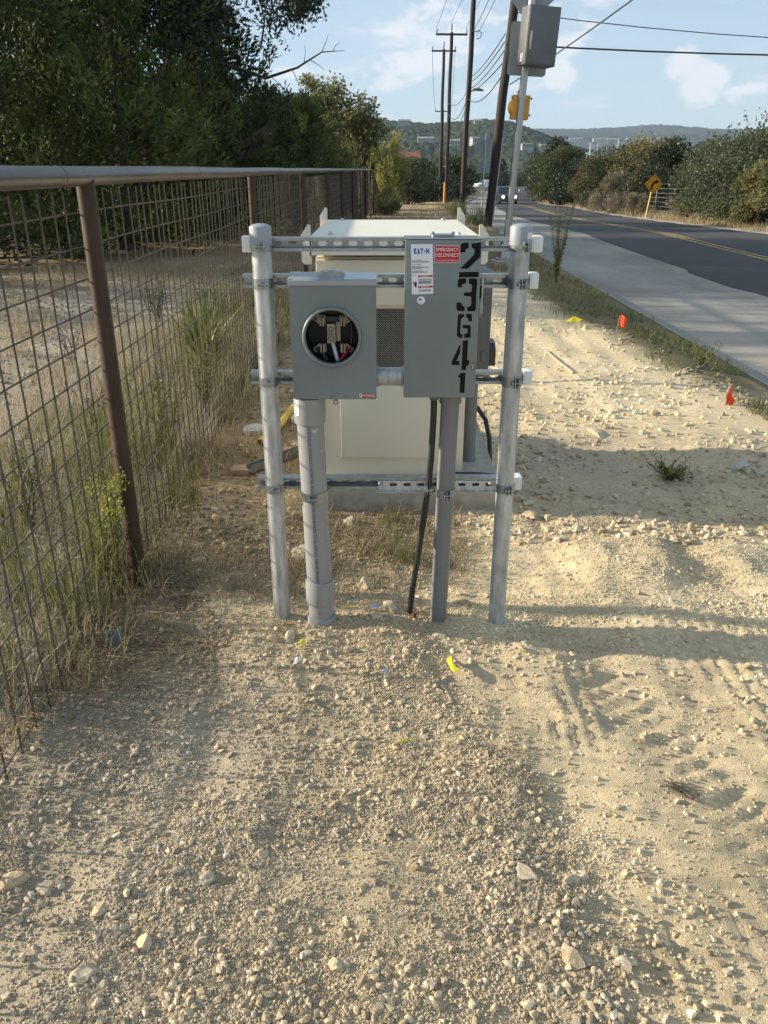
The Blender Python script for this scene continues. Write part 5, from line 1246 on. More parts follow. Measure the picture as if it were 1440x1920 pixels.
bush('shrub', 'green weedy bush at the end of the fence rail', (0.15, 34.5, -0.3), 0.55, 0.5, 0.95, 55, LIGHTL, 3000, 12, 0.12, 0.03, upright=0.5)
# background fillers behind the left row
for i, (x, y, h_, r_, s) in enumerate(((-11.5, 24, 7.5, 2.6, 61), (-9.5, 29, 6.0, 2.6, 62), (-6.6, 30, 4.4, 2.1, 63), (-6.4, 36, 4.4, 2.0, 64))):
    juniper('juniper_tree', 'dark juniper deep in the wood behind the front row', (x, y, -0.2), h_, r_, s, 240, 36, None, 1.55, group='junipers deep in the left wood')

# trees and shrubs across the road
bush('oak_tree', 'big grey-green tree filling the right edge across the road', (14.0, 31.5, G(14.0, 31.5)), 3.0, 2.6, 2.85, 71, GREYL, 30000, 50, 0.095, 0.056, 'tree', wispy=80)
bush('oak_tree', 'grey-green tree with wispy top right of the curve sign', (14.5, 36.0, G(14.5, 36.0)), 2.3, 2.2, 2.9, 72, GREYL, 26000, 46, 0.10, 0.058, 'tree', wispy=70)
bush('shrub', 'fresh green leafy bush low at the right edge across the road', (12.6, 29.0, G(12.6, 29)), 1.25, 1.2, 1.9, 73, LIGHTL, 12000, 22, 0.10, 0.06)
bush('oak_tree', 'dark dense tree directly behind the curve sign', (15.0, 45, G(15, 45)), 2.5, 2.2, 3.2, 74, OAKL, 22000, 40, 0.11, 0.065, 'tree')
bush('tree', 'tree with thin golden autumn leaves left of the dark dense tree', (15.2, 51, G(15.2, 51)), 2.1, 2.0, 3.7, 75, AUTUMN, 7000, 26, 0.11, 0.06, 'tree')
bush('oak_tree', 'olive tree left of the golden one across the road', (14.4, 55, G(14.4, 55)), 2.6, 2.2, 3.2, 76, OLIVE, 18000, 38, 0.12, 0.07, 'tree')
bush('oak_tree', 'dark green tree by the road with reddish bush at its side', (14.6, 64, G(14.6, 64)), 2.7, 2.2, 3.1, 77, OAKL, 16000, 36, 0.13, 0.08, 'tree')
bush('shrub', 'reddish brown bush among the green trees across the road', (14.2, 60.5, G(14.2, 60.5)), 1.1, 1.0, 2.7, 78, REDDISH, 4500, 16, 0.12, 0.06)
bush('oak_tree', 'round olive tree beside the road just right of the silver pole', (15.2, 74, G(15.2, 74)), 3.0, 2.6, 4.1, 79, OLIVE, 18000, 40, 0.14, 0.09, 'tree')
bush('oak_tree', 'tree at the road bend with a bare trunk at its foot', (16.8, 84, G(16.8, 84)), 2.8, 2.6, 4.4, 80, OAKL, 15000, 36, 0.15, 0.09, 'tree')
bush('shrub', 'tan dry brush clump on the roadside left of the curve sign', (12.7, 47, G(12.7, 47)), 1.3, 1.0, 1.75, 81, DRYL, 9000, 22, 0.16, 0.022, upright=0.7)
bush('shrub', 'small tan bush on the roadside between brush clump and curve sign', (12.3, 42, G(12.3, 42)), 0.65, 0.6, 1.05, 82, DRYL, 4000, 14, 0.13, 0.02, upright=0.6)
bush('shrub', 'grey dry brush at the foot of the grey-green trees', (13.3, 37.0, G(13.3, 37.0)), 0.9, 0.8, 1.1, 83, DRYL, 6000, 18, 0.12, 0.02, upright=0.5)
bush('oak_tree', 'grey-green tree filling the gap behind the right edge trees', (18.5, 36, G(18.5, 36)), 3.2, 2.8, 3.3, 84, GREYL, 16000, 36, 0.12, 0.07, 'tree')
bush('oak_tree', 'olive tree rising behind the dark dense tree', (19.0, 50, G(19, 50)), 3.4, 3.0, 3.2, 85, OLIVE, 15000, 36, 0.14, 0.09, 'tree')

# middle-distance wood: individual trees that share a few crowns
protos = [bush('oak_tree', 'x', (0, 0, 0), 2.6, 2.4, 5.0, 90 + i, (OAKL, OLIVE, GREYL, LIGHTL)[i], 5200, 30, 0.24, 0.15, 'tree') for i in range(4)]
mids = []
pr = random.Random(77)
for (x, y, s, k) in ((1.6, 56, 0.75, 1), (3.0, 66, 0.85, 0), (0.8, 68, 0.95, 0), (5.2, 84, 1.0, 0), (2.2, 88, 1.15, 1), (7.2, 92, 0.95, 0), (8.6, 104, 1.05, 1), (5.4, 108, 1.2, 0), (-0.5, 96, 1.2, 0), (9.8, 120, 1.1, 0), (11.4, 136, 1.2, 0), (3.0, 128, 1.3, 1), (8.2, 130, 1.0, 2), (19.0, 96, 1.1, 0), (21.5, 108, 1.2, 1), (24.5, 122, 1.2, 0), (29.5, 140, 1.3, 2), (20.5, 70, 1.1, 1), (23.5, 84, 1.2, 0), (26.0, 62, 1.1, 2), (27.5, 74, 1.2, 1), (30, 92, 1.3, 0), (34, 104, 1.3, 2), (33, 78, 1.2, 0), (24, 46, 1.05, 2), (29, 54, 1.1, 1), (38, 86, 1.3, 1), (42, 100, 1.3, 0), (36, 64, 1.2, 2), (45, 78, 1.3, 0)):
    mids.append((x, y, s, k, 'rounded green tree in the wood beside the descending road', 'trees beside the descending road'))
for i in range(110):
    y = pr.uniform(192, 420); x = pr.uniform(-0.06 * y - 4, 0.46 * y)
    mids.append((x, y, pr.uniform(1.0, 1.7), pr.choice((0, 0, 1, 1, 2)), 'small distant tree in the valley wood below the hill', 'distant trees of the valley wood'))
used = set()
for (x, y, s, k, lab_, grp) in mids:
    if y < 150: s = min(s, (1.55 + (0.028 if x > 15 else 0.012) * y - G(x, y)) / 5.6)
    if k in used: o = copy_tree(protos[k])
    else: o = protos[k]; used.add(k)
    o.location = (x, y, G(x, y) - 0.15); o.rotation_euler = (0, 0, pr.uniform(0, 6.28)); o.scale = (s * pr.uniform(0.9, 1.25), s * pr.uniform(0.9, 1.25), s * pr.uniform(0.85, 1.1))
    px_ = x / y
    if y < 150:
        zone = 'left of the crossarm poles' if px_ < 0.062 else ('between the crossarm poles and the leaning pole' if px_ < 0.12 else ('just right of the silver pole' if px_ < 0.225 else 'behind the curve sign and the roadside brush'))
        lab_ = 'rounded green tree in the wood ' + zone
    else:
        zone = 'left of the poles' if px_ < 0.07 else ('between the poles and the silver pole' if px_ < 0.15 else ('under the steel substation frames' if px_ < 0.28 else 'beyond the trees at the right edge'))
        lab_ = 'small distant tree of the valley wood ' + zone
    tag(o, lab_, 'tree', lab_.replace('tree', 'trees', 1))
for k in range(4):
    if k not in used:
        for ch_ in list(protos[k].children): bpy.data.objects.remove(ch_)
        bpy.data.objects.remove(protos[k])
# farther wood as one mass
n = 900; yy = rng.uniform(400, 760, n); xx = rng.uniform(-0.08, 0.5, n) * yy
per = 46; sz = rng.uniform(2.6, 4.6, n)
v = rng.normal(size=(n, per, 3)); v /= np.linalg.norm(v, axis=2, keepdims=True)
Cc = np.stack([xx, yy, gz(xx, yy) + sz * 0.75], -1)
P = Cc[:, None] + v * (sz[:, None] * (0.75 + 0.35 * rng.random((n, per))))[..., None] * np.array([1, 1, 0.85])
D = rng.normal(size=(n, per, 3))
tn = np.clip(0.4 + 0.25 * rng.normal(size=(n, 1)) + 0.3 * (rng.random((n, per)) - 0.5), 0, 1)
o = leaf_mesh('forest', P.reshape(-1, 3), D.reshape(-1, 3), np.repeat(sz * 0.75, per), np.repeat(sz * 0.5, per), tn.ravel(), OLIVE)
tag(o, 'dark green wood covering the valley floor before the hills', 'forest', kind='stuff')

# ------------------------------------------------------------------ grasses and weeds
def blades(x, y, h, lean, width, tint, m, name, label, cat, z=None, droop=0.35):
    n = len(x); z = gz(x, y) if z is None else z
    a = rng.random(n) * 2 * np.pi; ld = np.stack([np.cos(a), np.sin(a), np.zeros(n)], -1)
    b = np.stack([x, y, z - 0.01], -1); s = np.stack([-np.sin(a), np.cos(a), np.zeros(n)], -1) * (width * np.ones(n))[:, None] * 0.5
    H = (h * np.ones(n))[:, None]; Lr = (lean * np.ones(n))[:, None]
    up = np.array([0, 0, 1.0])
    m1 = b + H * 0.55 * up + ld * H * Lr * 0.4; tp_ = b + H * (1 - droop * Lr) * up + ld * H * Lr
    V = np.stack([b - s, b + s, m1 + s * 0.8, m1 - s * 0.8, tp_], 1).reshape(-1, 3)
    k = np.arange(n)[:, None] * 5
    F = np.concatenate([k + np.array([[0, 1, 2]]), k + np.array([[0, 2, 3]]), k + np.array([[3, 2, 4]])], 0)
    o = np_mesh(name, V, F, m, np.repeat(np.clip(tint, 0, 1), 5))
    if label: tag(o, label, cat, kind='stuff')
    return o
def clumped(n, xr, yr, nc, sig, seed):
    r = np.random.default_rng(seed); cx_ = r.uniform(*xr, nc); cy_ = r.uniform(*yr, nc); k = r.integers(0, nc, n); sg = sig * (0.5 + r.random(nc))[k]
    return cx_[k] + r.normal(size=n) * sg, cy_[k] + r.normal(size=n) * sg, k
# dry grass and stems behind the mesh
x, y, k = clumped(14000, (-5.5, -1.08), (1.6, 14), 330, 0.11, 1)
keep = x < -1.0; x = x[keep]; y = y[keep]; n = len(x)
blades(x, y, rng.uniform(0.05, 0.30, n), rng.uniform(0.1, 0.9, n), 0.0035, rng.random(n), DRYG, 'dry_grass', 'dry straw grass in tufts behind the wire fence', 'grass')
x, y, k = clumped(5200, (-1.9, -1.0), (2.2, 10), 95, 0.09, 2); n = len(x)
blades(x, y, rng.uniform(0.10, 0.52, n), rng.uniform(0.05, 0.5, n), 0.0045, rng.random(n), GREENG, 'green_grass', 'thin green weeds growing up through the foot of the fence', 'grass')
x, y, k = clumped(15000, (-2.5, -1.06), (1.9, 8), 210, 0.10, 12); keep = x < -1.03; x = x[keep]; y = y[keep]; n = len(x)
blades(x, y, rng.uniform(0.05, 0.30, n) * np.interp(y, [2, 3.5, 5], [0.6, 0.8, 1.3]), rng.uniform(0.1, 1.1, n), 0.003, 0.35 + 0.65 * rng.random(n), STRAW, 'dry_grass', 'pale grey-tan dead weeds standing thick against the back of the fence', 'grass')
x, y, k = clumped(2600, (-1.12, -0.92), (1.5, 9), 70, 0.05, 3); n = len(x)
blades(x, y, rng.uniform(0.05, 0.22, n), rng.uniform(0.2, 1.3, n), 0.003, rng.random(n) * 0.7, DRYG, 'dry_grass', 'dead brown grass matted along the bottom wire of the fence', 'grass')
x, y, k = clumped(3600, (-0.95, 0.35), (2.75, 3.55), 46, 0.055, 4); keep = (y > 2.66) & (y < 3.6); x = x[keep]; y = y[keep]; n = len(x)
blades(x, y, rng.uniform(0.02, 0.11, n), rng.uniform(0.3, 1.4, n), 0.0028, rng.random(n), DRYG, 'dry_grass', 'sparse dry grass on the soil between rack and pad', 'grass')
x, y, k = clumped(380, (-0.06, 0.14), (3.05, 3.5), 7, 0.06, 5); n = len(x)
blades(x, y, rng.uniform(0.03, 0.14, n), rng.uniform(0.2, 1.0, n), 0.0032, 0.4 + 0.6 * rng.random(n), GREENG, 'green_grass', 'green grass tuft in front of the pad between the conduits', 'grass')
x, y, k = clumped(1500, (-0.85, -0.35), (3.3, 6.5), 22, 0.08, 6); n = len(x)
blades(x, y, rng.uniform(0.03, 0.14, n), rng.uniform(0.3, 1.2, n), 0.003, rng.random(n), DRYG, 'dry_grass', 'dry grass between the fence and the left rack post', 'grass')
# bank by the kerb
n = 12000; y = 4.5 + 16 * rng.random(n) ** 1.3; bwid = np.interp(y, [3, 6, 9.5, 14, 40], [0.35, 0.7, 1.25, 1.4, 1.2]); x = kerbx(y) - 0.14 - bwid * rng.random(n) ** 1.15
keep = fbm(x * 2.2, y * 1.1, 301, 3) + 0.33 * sstep(6, 10, y) > 0.12; x = x[keep]; y = y[keep]; n = len(x)
blades(x, y, rng.uniform(0.02, 0.15, n), rng.uniform(0.3, 1.5, n), 0.006, rng.random(n), GREENG, 'bank_grass', 'green and tan grass on the bank along the kerb', 'grass')
n = 7000; y = 12 + 34 * rng.random(n) ** 1.4; x = -0.4 + (kerbx(y) - 0.2 + 0.4) * rng.random(n)
keep = (fbm(x * 0.8, y * 0.5, 311, 3) > -0.1); x = x[keep]; y = y[keep]; n = len(x)
blades(x, y, rng.uniform(0.04, 0.20, n), rng.uniform(0.2, 1.1, n), 0.012, rng.random(n) * 0.8, DRYG, 'dry_grass', 'dry brown grass on the verge around the poles', 'grass')
x, y, k = clumped(5200, (3.3, 5.0), (24, 46), 30, 0.35, 9); keep = x < kerbx(y) - 0.2; x = x[keep]; y = y[keep]; n = len(x)
blades(x, y, rng.uniform(0.15, 0.85, n), rng.uniform(0.05, 0.4, n), 0.016, 0.3 + 0.7 * rng.random(n), GREENG, 'green_grass', 'tall green weeds on the verge around the leaning pole', 'grass')
n = 9000; y = 18 + 50 * rng.random(n); x = road_right(y) + 0.35 + 2.6 * rng.random(n) ** 1.2
blades(x, y, rng.uniform(0.06, 0.34, n), rng.uniform(0.1, 0.8, n), 0.016, rng.random(n), DRYG, 'dry_grass', 'tan dry grass along the far side of the road', 'grass')

def strap_plant(name, label, loc, n, h, seed, m, width=0.014, arch=0.55, cat='plant'):
    r = np.random.default_rng(seed); t = thing(name, label, cat, loc)
    V = []; F = []; T = []
    for i in range(n):
        a = r.random() * 2 * np.pi; ln = h * r.uniform(0.6, 1.1); le = arch * r.uniform(0.2, 1.2); d = np.array([np.cos(a), np.sin(a), 0]); s = np.array([-np.sin(a), np.cos(a), 0]) * width * r.uniform(0.6, 1.1)
        b = np.append(r.normal(size=2) * 0.03 * h, 0.0); q = len(V); tt = r.random()
        for j, u in enumerate((0, 0.3, 0.6, 0.85, 1.0)):
            p = b + d * ln * le * u ** 1.5 + np.array([0, 0, ln * (u - 0.35 * le * u ** 2.4)]); w = s * (1 - u) ** 0.5
            V += [p - w, p + w]; T += [tt, tt]
        for j in range(4): F.append((q + 2 * j, q + 2 * j + 1, q + 2 * j + 3, q + 2 * j + 2))
    o = np_mesh('foliage', np.array(V), np.array(F), m, np.array(T)); o.parent = t
    return t
strap_plant('strap_plant', 'large clump of arching green strap leaves seen through the fence', (-1.42, 6.3, 0.0), 120, 0.72, 5, STRAP, 0.017, 0.6)
strap_plant('strap_plant', 'low green strap-leaved tuft left of the first fence post', (-1.14, 2.92, 0.0), 40, 0.42, 6, GREENG, 0.006, 0.7)
strap_plant('strap_plant', 'dark spiky tuft at the left edge by the fence foot', (-1.28, 2.05, 0.0), 46, 0.34, 7, GREENG, 0.006, 0.8)
def stem_weed(name, label, loc, stems, h, seed, m, leaf=0.03, head=None, spread=0.12, per=60, lw=0.006, cat='plant', top=0.0, hn=90):
    r = np.random.default_rng(seed); t = thing(name, label, cat, loc); mb = MB(); P = []; D = []; HP = []
    for i in range(stems):
        a = r.random() * 6.28; le = spread * r.uniform(0.2, 1.3); hh = h * r.uniform(0.65, 1.05)
        pts = [(loc[0] + math.cos(a) * le * hh * u ** 1.4 + 0.01 * r.normal(), loc[1] + math.sin(a) * le * hh * u ** 1.4, loc[2] - 0.02 + hh * u) for u in (0, 0.25, 0.5, 0.75, 1)]
        mb.tube(pts, [0.004, 0.0035, 0.003, 0.0022, 0.001], 5, False)
        for j in range(per):
            u = r.uniform(0.12 + top, 1); k_ = min(3, int(u * 4)); f_ = u * 4 - k_; p = np.array(pts[k_]) * (1 - f_) + np.array(pts[k_ + 1]) * f_
            P.append(p - np.array(loc)); D.append(r.normal(size=3) * 0.6 + np.array([0, 0, 0.8]))
        if head is not None:
            hp_ = np.array(pts[-1]) - np.array(loc) + r.normal(size=(hn, 3)) * np.array([0.017, 0.017, 0.022]); HP.append(hp_)
    mb.build('stem', STEMM, t)
    o = leaf_mesh('foliage', np.array(P), np.array(D), leaf * (0.6 + 0.8 * r.random(len(P))), lw, r.random(len(P)), m); o.parent = t
    if HP:
        for hp_ in HP: o = leaf_mesh('flower_head', hp_, r.normal(size=hp_.shape), 0.013, 0.007, r.random(len(hp_)), head); o.parent = t; o['kind'] = 'stuff'
    return t
STEMM = mat('weed_stem', (0.12, 0.11, 0.05), 0.8, 0, 0.2, 10)
GOLD = leaf_mat('goldenrod_head', (0.22, 0.25, 0.03), (0.42, 0.40, 0.06), 0.3)
PURP = leaf_mat('purple_floret', (0.22, 0.12, 0.26), (0.38, 0.26, 0.42), 0.3)
stem_weed('goldenrod', 'goldenrod weed with yellow-green heads against the first fence post', (-1.04, 2.78, 0.0), 7, 0.50, 3, GREENG, 0.03, GOLD, 0.22, 40)
stem_weed('tall_weed', 'tall thin green weed standing on the bank beside the concrete lane', (2.62, 12.6, G(2.62, 12.6)), 14, 1.12, 4, GREENG, 0.06, None, 0.2, 120, 0.007)
for i, (x, y, l) in enumerate(((-1.75, 4.6, 'purple-flowered weed behind the fence, nearest the second bay post'), (-2.1, 4.0, 'purple-flowered weed behind the fence left of the first post'), (-1.5, 5.3, 'purple-flowered weed beside the strap leaf clump'), (-2.6, 6.6, 'purple-flowered weed farthest back behind the mesh'), (-1.65, 3.4, 'low purple-flowered weed just behind the first bay'))):
    stem_weed('flowering_weed', l, (x, y, 0.0), 7, 0.42, 20 + i, OLIVE, 0.025, PURP, 0.35, 34, hn=26)
for i, (x, y, l) in enumerate(((-1.6, 7.6, 'tall leafy weed behind the strap leaf clump'), (-2.3, 8.2, 'grey weed thicket near the trees behind the fence'), (-1.25, 4.4, 'slender weed against the mesh right of the first post'), (-1.2, 5.2, 'slender weed against the mesh before the strap leaf clump'))):
    stem_weed('leafy_weed', l, (x, y, 0.0), 10, 0.62, 40 + i, (GREYL, OLIVE, GREENG, GREENG)[i], 0.04, None, 0.3, 70, 0.008)
stem_weed('leafy_weed', 'small green sprout at the kerb edge right of the orange flags', (2.75, 6.9, G(2.75, 6.9)), 8, 0.24, 60, GREENG, 0.05, None, 0.6, 16, 0.008)
stem_weed('leafy_weed', 'flat green weed patch in the shade right of the cabinet', (1.55, 4.05, G(1.55, 4.05)), 40, 0.11, 61, GREENG, 0.03, None, 1.6, 14, 0.006)

# ------------------------------------------------------------------ stones
def rock_mesh(name, seed, sub=2, flat=0.75):
    r = random.Random(seed); bm = bmesh.new(); bmesh.ops.create_icosphere(bm, subdivisions=sub, radius=1.0)
    planes = []
    for _ in range(17):
        nrm = Vector((r.gauss(0, 1), r.gauss(0, 1), r.gauss(0, 1))).normalized(); planes.append((nrm, r.uniform(0.48, 0.88)))
    for v in bm.verts:
        for nrm, d in planes:
            k = v.co.dot(nrm)
            if k > d: v.co -= nrm * (k - d)
        d_ = v.co.normalized() * 2.2; q_ = float(fbm(np.array(d_.x * 1.3 + seed), np.array(d_.y * 1.3 + d_.z * 1.7), seed, 3)); v.co *= 1 + 0.13 * q_ + r.uniform(-0.035, 0.035); v.co.z *= flat
    me = bpy.data.meshes.new(name); bm.to_mesh(me); bm.free()
    at = me.attributes.new('tint', 'FLOAT_COLOR', 'POINT'); k = r.uniform(0.85, 1.15)
    c = [(0.52, 0.42, 0.265), (0.55, 0.465, 0.315), (0.47, 0.375, 0.235), (0.43, 0.365, 0.265)][seed % 4]
    at.data.foreach_set('color', [q for _ in me.vertices for q in (c[0] * k, c[1] * k, c[2] * k, 1)])
    me.materials.append(ROCKM)
    me.polygons.foreach_set('use_smooth', [True] * len(me.polygons)); me.set_sharp_from_angle(angle=R(16))
    return me
RM = [rock_mesh('limestone', s, 3) for s in range(8)]
RS = [rock_mesh('limestone', s, 1) for s in range(20, 28)]
def rock(x, y, sx, sy, sz, label, seed, rz=None):
    r = random.Random(seed); o = put('limestone_rock', RM[seed % 8], None, (x, y, G(x, y) + sz * 0.05), (r.uniform(-.25, .25), r.uniform(-.25, .25), r.uniform(0, 6.28) if rz is None else rz), (sx * 0.86, sy * 0.86, sz * 0.95))
    return tag(o, label, 'rock', 'large stones')
rock(-0.075, 2.83, 0.048, 0.045, 0.055, 'large pale block of stone between the wide conduit and the black cable', 0)
rock(-0.328, 2.40, 0.042, 0.035, 0.036, 'squarish stone in front of the left post, right one of a pair', 1)
rock(-0.392, 2.40, 0.030, 0.028, 0.030, 'whitish stone in front of the left post, left one of a pair', 2)
rock(0.333, 1.39, 0.050, 0.032, 0.030, 'broad pale stone in the middle of the gravel strip at lower right', 3)
rock(0.440, 1.385, 0.026, 0.024, 0.024, 'rounded white stone at the right end of the gravel strip', 4)
rock(0.470, 1.40, 0.022, 0.022, 0.020, 'greyish stone touching the rounded white one', 5)
rock(0.398, 1.17, 0.034, 0.044, 0.030, 'big tan stone near the bottom edge in the gravel strip', 6, 0.5)
rock(0.506, 1.17, 0.026, 0.030, 0.024, 'lone tan stone on the pale powder near the bottom right', 7)
rock(-0.516, 1.225, 0.026, 0.036, 0.024, 'pale upright stone in the lower left gravel', 8, 0.4)
rock(-0.623, 1.150, 0.042, 0.044, 0.020, 'dark flat brown stone near the lower left corner', 9)
rock(-0.878, 1.40, 0.050, 0.036, 0.034, 'big tan stone at the left edge of the picture', 10)
rock(-0.80, 1.385, 0.036, 0.034, 0.026, 'tan stone right beside the big one at the left edge', 11)
rock(-0.649, 1.315, 0.034, 0.024, 0.022, 'flat pale stone in the left foreground', 12)
rock(-0.560, 1.285, 0.020, 0.018, 0.018, 'white stone, left one of a close pair in the left foreground', 13)
rock(-0.532, 1.290, 0.020, 0.018, 0.016, 'white stone, right one of a close pair in the left foreground', 14)
rock(-0.415, 1.395, 0.038, 0.028, 0.028, 'tan lump of stone left of centre in the foreground', 15)
rock(-0.300, 1.46, 0.026, 0.022, 0.020, 'brownish stone in the centre foreground gravel', 16)
rock(-0.095, 1.16, 0.026, 0.026, 0.020, 'pale rounded stone near the bottom centre', 17)
rock(0.70, 3.53, 0.075, 0.055, 0.030, 'flat grey stone on the ground right of the right rack post', 18)
rock(-0.42, 2.86, 0.080, 0.045, 0.035, 'long flat tan stone behind the foot of the left post', 19, 0.3)
rock(-0.315, 2.84, 0.040, 0.030, 0.030, 'cream stone between left post and wide conduit', 20)
rock(-0.36, 3.15, 0.095, 0.070, 0.050, 'large brown boulder half buried behind the left post', 21)
rock(0.30, 2.72, 0.085, 0.032, 0.028, 'long tan stone between narrow conduit and right post', 22, -0.25)
rock(-0.16, 3.50, 0.060, 0.045, 0.050, 'rough tan stone with dry weeds against the front of the pad', 23)
rock(0.275, 3.52, 0.045, 0.035, 0.040, 'pale square stone at the front of the pad by the narrow conduit', 24)
rock(0.03, 2.62, 0.060, 0.040, 0.040, 'pile of tan stone at the foot of the black cable', 25)
rock(-0.03, 2.52, 0.034, 0.030, 0.026, 'tan stone in front of the pile by the black cable', 26)
rock(0.20, 2.43, 0.040, 0.028, 0.030, 'stone just in front of the narrow conduit foot', 27)
rock(-0.80, 3.10, 0.050, 0.034, 0.022, 'grey flat stone among dry grass left of the rack', 28)
rock(-0.67, 2.50, 0.018, 0.014, 0.024, 'small upright cream stone in the dirt near the fence', 29)
rock(2.45, 6.5, 0.075, 0.06, 0.045, 'white stone on the bank between the two orange flags', 30)
rock(2.55, 6.05, 0.060, 0.05, 0.035, 'pale stone on the bank just behind the nearer orange flag', 31)
rock(2.08, 8.3, 0.065, 0.06, 0.075, 'whitish stone standing left of the farther orange flag', 32)
rock(1.35, 4.85, 0.11, 0.07, 0.035, 'broad pale stone in the sunlit dirt right of the cabinet', 33)
rock(0.93, 4.55, 0.045, 0.04, 0.04, 'single stone near the shadow edge right of the cabinet', 34)
rock(2.05, 4.1, 0.06, 0.05, 0.03, 'pale stone beside the crumpled foil at the right edge', 35)

# medium loose stones, one object each
rs_ = random.Random(9); cnt = 0
while cnt < 170:
    y = 1.02 + 3.6 * rs_.random() ** 1.7; x = rs_.uniform(-0.47 * y - 0.30, 0.47 * y + 0.32)
    if x < -0.95 or (y > 3.5 and -0.45 < x < 0.65): continue
    rx = float(np.interp(y, [0.5, 1.1, 1.7, 2.3], [0.46, 0.40, 0.27, 0.08]))
    w = 1.0 if abs(x - rx) < 0.13 and y < 2.2 else (0.9 if (2.15 < y < 2.9 and -0.5 < x < 0.5) else (0.55 if x < rx else 0.15))
    if rs_.random() > w: continue
    s = rs_.uniform(0.008, 0.0165) * (1.25 if 2.2 < y else 1.0)
    o = put('limestone_stone', RS[rs_.randrange(8)], None, (x, y, G(x, y) + s * 0.25), (rs_.uniform(0, 6.3), rs_.uniform(-.5, .5), rs_.uniform(0, 6.28)), (s * rs_.uniform(0.9, 1.4), s * rs_.uniform(0.8, 1.2), s * rs_.uniform(0.7, 1.1)))
    zone = 'in the gravel ridge at lower right' if (abs(x - rx) < 0.14 and y < 2.1) else ('in the heap around the feet of the rack' if 2.1 <= y < 2.95 and -0.6 < x < 0.6 else ('in front of the concrete pad' if y >= 2.95 and -0.5 < x < 0.6 else ('on the pale powder right of the gravel ridge' if x > rx else ('by the fence foot' if y > 1.9 else 'in the left foreground gravel'))))
    tag(o, 'small loose limestone stone ' + zone, 'stone', 'small stones ' + zone); cnt += 1

# gravel and crumbs
def crumb_mesh(seed):
    r = random.Random(seed); bm = bmesh.new(); bmesh.ops.create_icosphere(bm, subdivisions=1, radius=1.0)
    pl = []
    for _ in range(7):
        nrm = Vector((r.gauss(0, 1), r.gauss(0, 1), r.gauss(0, 1))).normalized(); pl.append((nrm, r.uniform(0.40, 0.80)))
    for v in bm.verts:
        v.co *= 1 + r.uniform(-0.12, 0.2)
        for nrm, d in pl:
            k = v.co.dot(nrm)
            if k > d: v.co -= nrm * (k - d)
    me = bpy.data.meshes.new('crumb'); bm.to_mesh(me); bm.free(); me.materials.append(CRUMB)
    return bpy.data.objects.new('crumb', me)
CRUMBS = [crumb_mesh(s) for s in range(400, 410)]
ng = bpy.data.node_groups.new('scatter_crumbs', 'GeometryNodeTree')
ng.interface.new_socket('Geometry', in_out='INPUT', socket_type='NodeSocketGeometry'); ng.interface.new_socket('Geometry', in_out='OUTPUT', socket_type='NodeSocketGeometry')
gi, go = ng.nodes.new('NodeGroupInput'), ng.nodes.new('NodeGroupOutput')
ins_ = ng.nodes.new('GeometryNodeInstanceOnPoints'); jn_ = ng.nodes.new('GeometryNodeJoinGeometry')
for c in reversed(CRUMBS):
    oi = ng.nodes.new('GeometryNodeObjectInfo'); oi.inputs['Object'].default_value = c; oi.inputs['As Instance'].default_value = True
    ng.links.new(oi.outputs['Geometry'], jn_.inputs[0])
def named(nm, ty):
    q = ng.nodes.new('GeometryNodeInputNamedAttribute'); q.data_type = ty; q.inputs['Name'].default_value = nm; return q.outputs['Attribute']
ng.links.new(gi.outputs[0], ins_.inputs['Points']); ng.links.new(jn_.outputs[0], ins_.inputs['Instance'])
ins_.inputs['Pick Instance'].default_value = True
ng.links.new(named('pick', 'INT'), ins_.inputs['Instance Index']); ng.links.new(named('rt', 'FLOAT_VECTOR'), ins_.inputs['Rotation']); ng.links.new(named('sc', 'FLOAT_VECTOR'), ins_.inputs['Scale'])
ng.links.new(ins_.outputs[0], go.inputs[0])

def gravel(name, label, x, y, s, cols, seed, sink=0.2):
    r = np.random.default_rng(seed); n = len(x)
    me = bpy.data.meshes.new(name); me.vertices.add(n)
    z = gz(x, y) + s * (0.45 - sink)
    me.vertices.foreach_set('co', np.stack([x, y, z], -1).astype(np.float32).ravel())
    at = me.attributes.new('sc', 'FLOAT_VECTOR', 'POINT'); at.data.foreach_set('vector', (np.stack([r.uniform(0.85, 1.4, n), r.uniform(0.75, 1.15, n), r.uniform(0.6, 1.0, n)], -1) * s[:, None]).astype(np.float32).ravel())
    at = me.attributes.new('rt', 'FLOAT_VECTOR', 'POINT'); at.data.foreach_set('vector', np.stack([r.normal(size=n) * 0.5, r.normal(size=n) * 0.5, r.random(n) * 6.28], -1).astype(np.float32).ravel())
    at = me.attributes.new('pick', 'INT', 'POINT'); at.data.foreach_set('value', r.integers(0, 10, n).astype(np.int32))
    c = np.ones((n, 4), np.float32); c[:, :3] = cols
    at = me.attributes.new('tint', 'FLOAT_COLOR', 'POINT'); at.data.foreach_set('color', c.ravel())
    o = put(name, me); md = o.modifiers.new('scatter', 'NODES'); md.node_group = ng
    return tag(o, label, 'gravel', kind='stuff')
def stone_cols(x, y, r):
    """mostly the colour of the ground they broke from, some whiter, greyer or browner"""
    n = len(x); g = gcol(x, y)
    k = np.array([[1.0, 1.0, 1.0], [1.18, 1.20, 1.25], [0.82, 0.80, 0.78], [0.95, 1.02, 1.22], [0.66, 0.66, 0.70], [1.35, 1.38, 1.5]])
    return np.clip(g * k[r.choice(6, n, p=[0.34, 0.24, 0.18, 0.12, 0.06, 0.06])] * r.uniform(0.85, 1.15, (n, 1)), 0.05, 0.82)
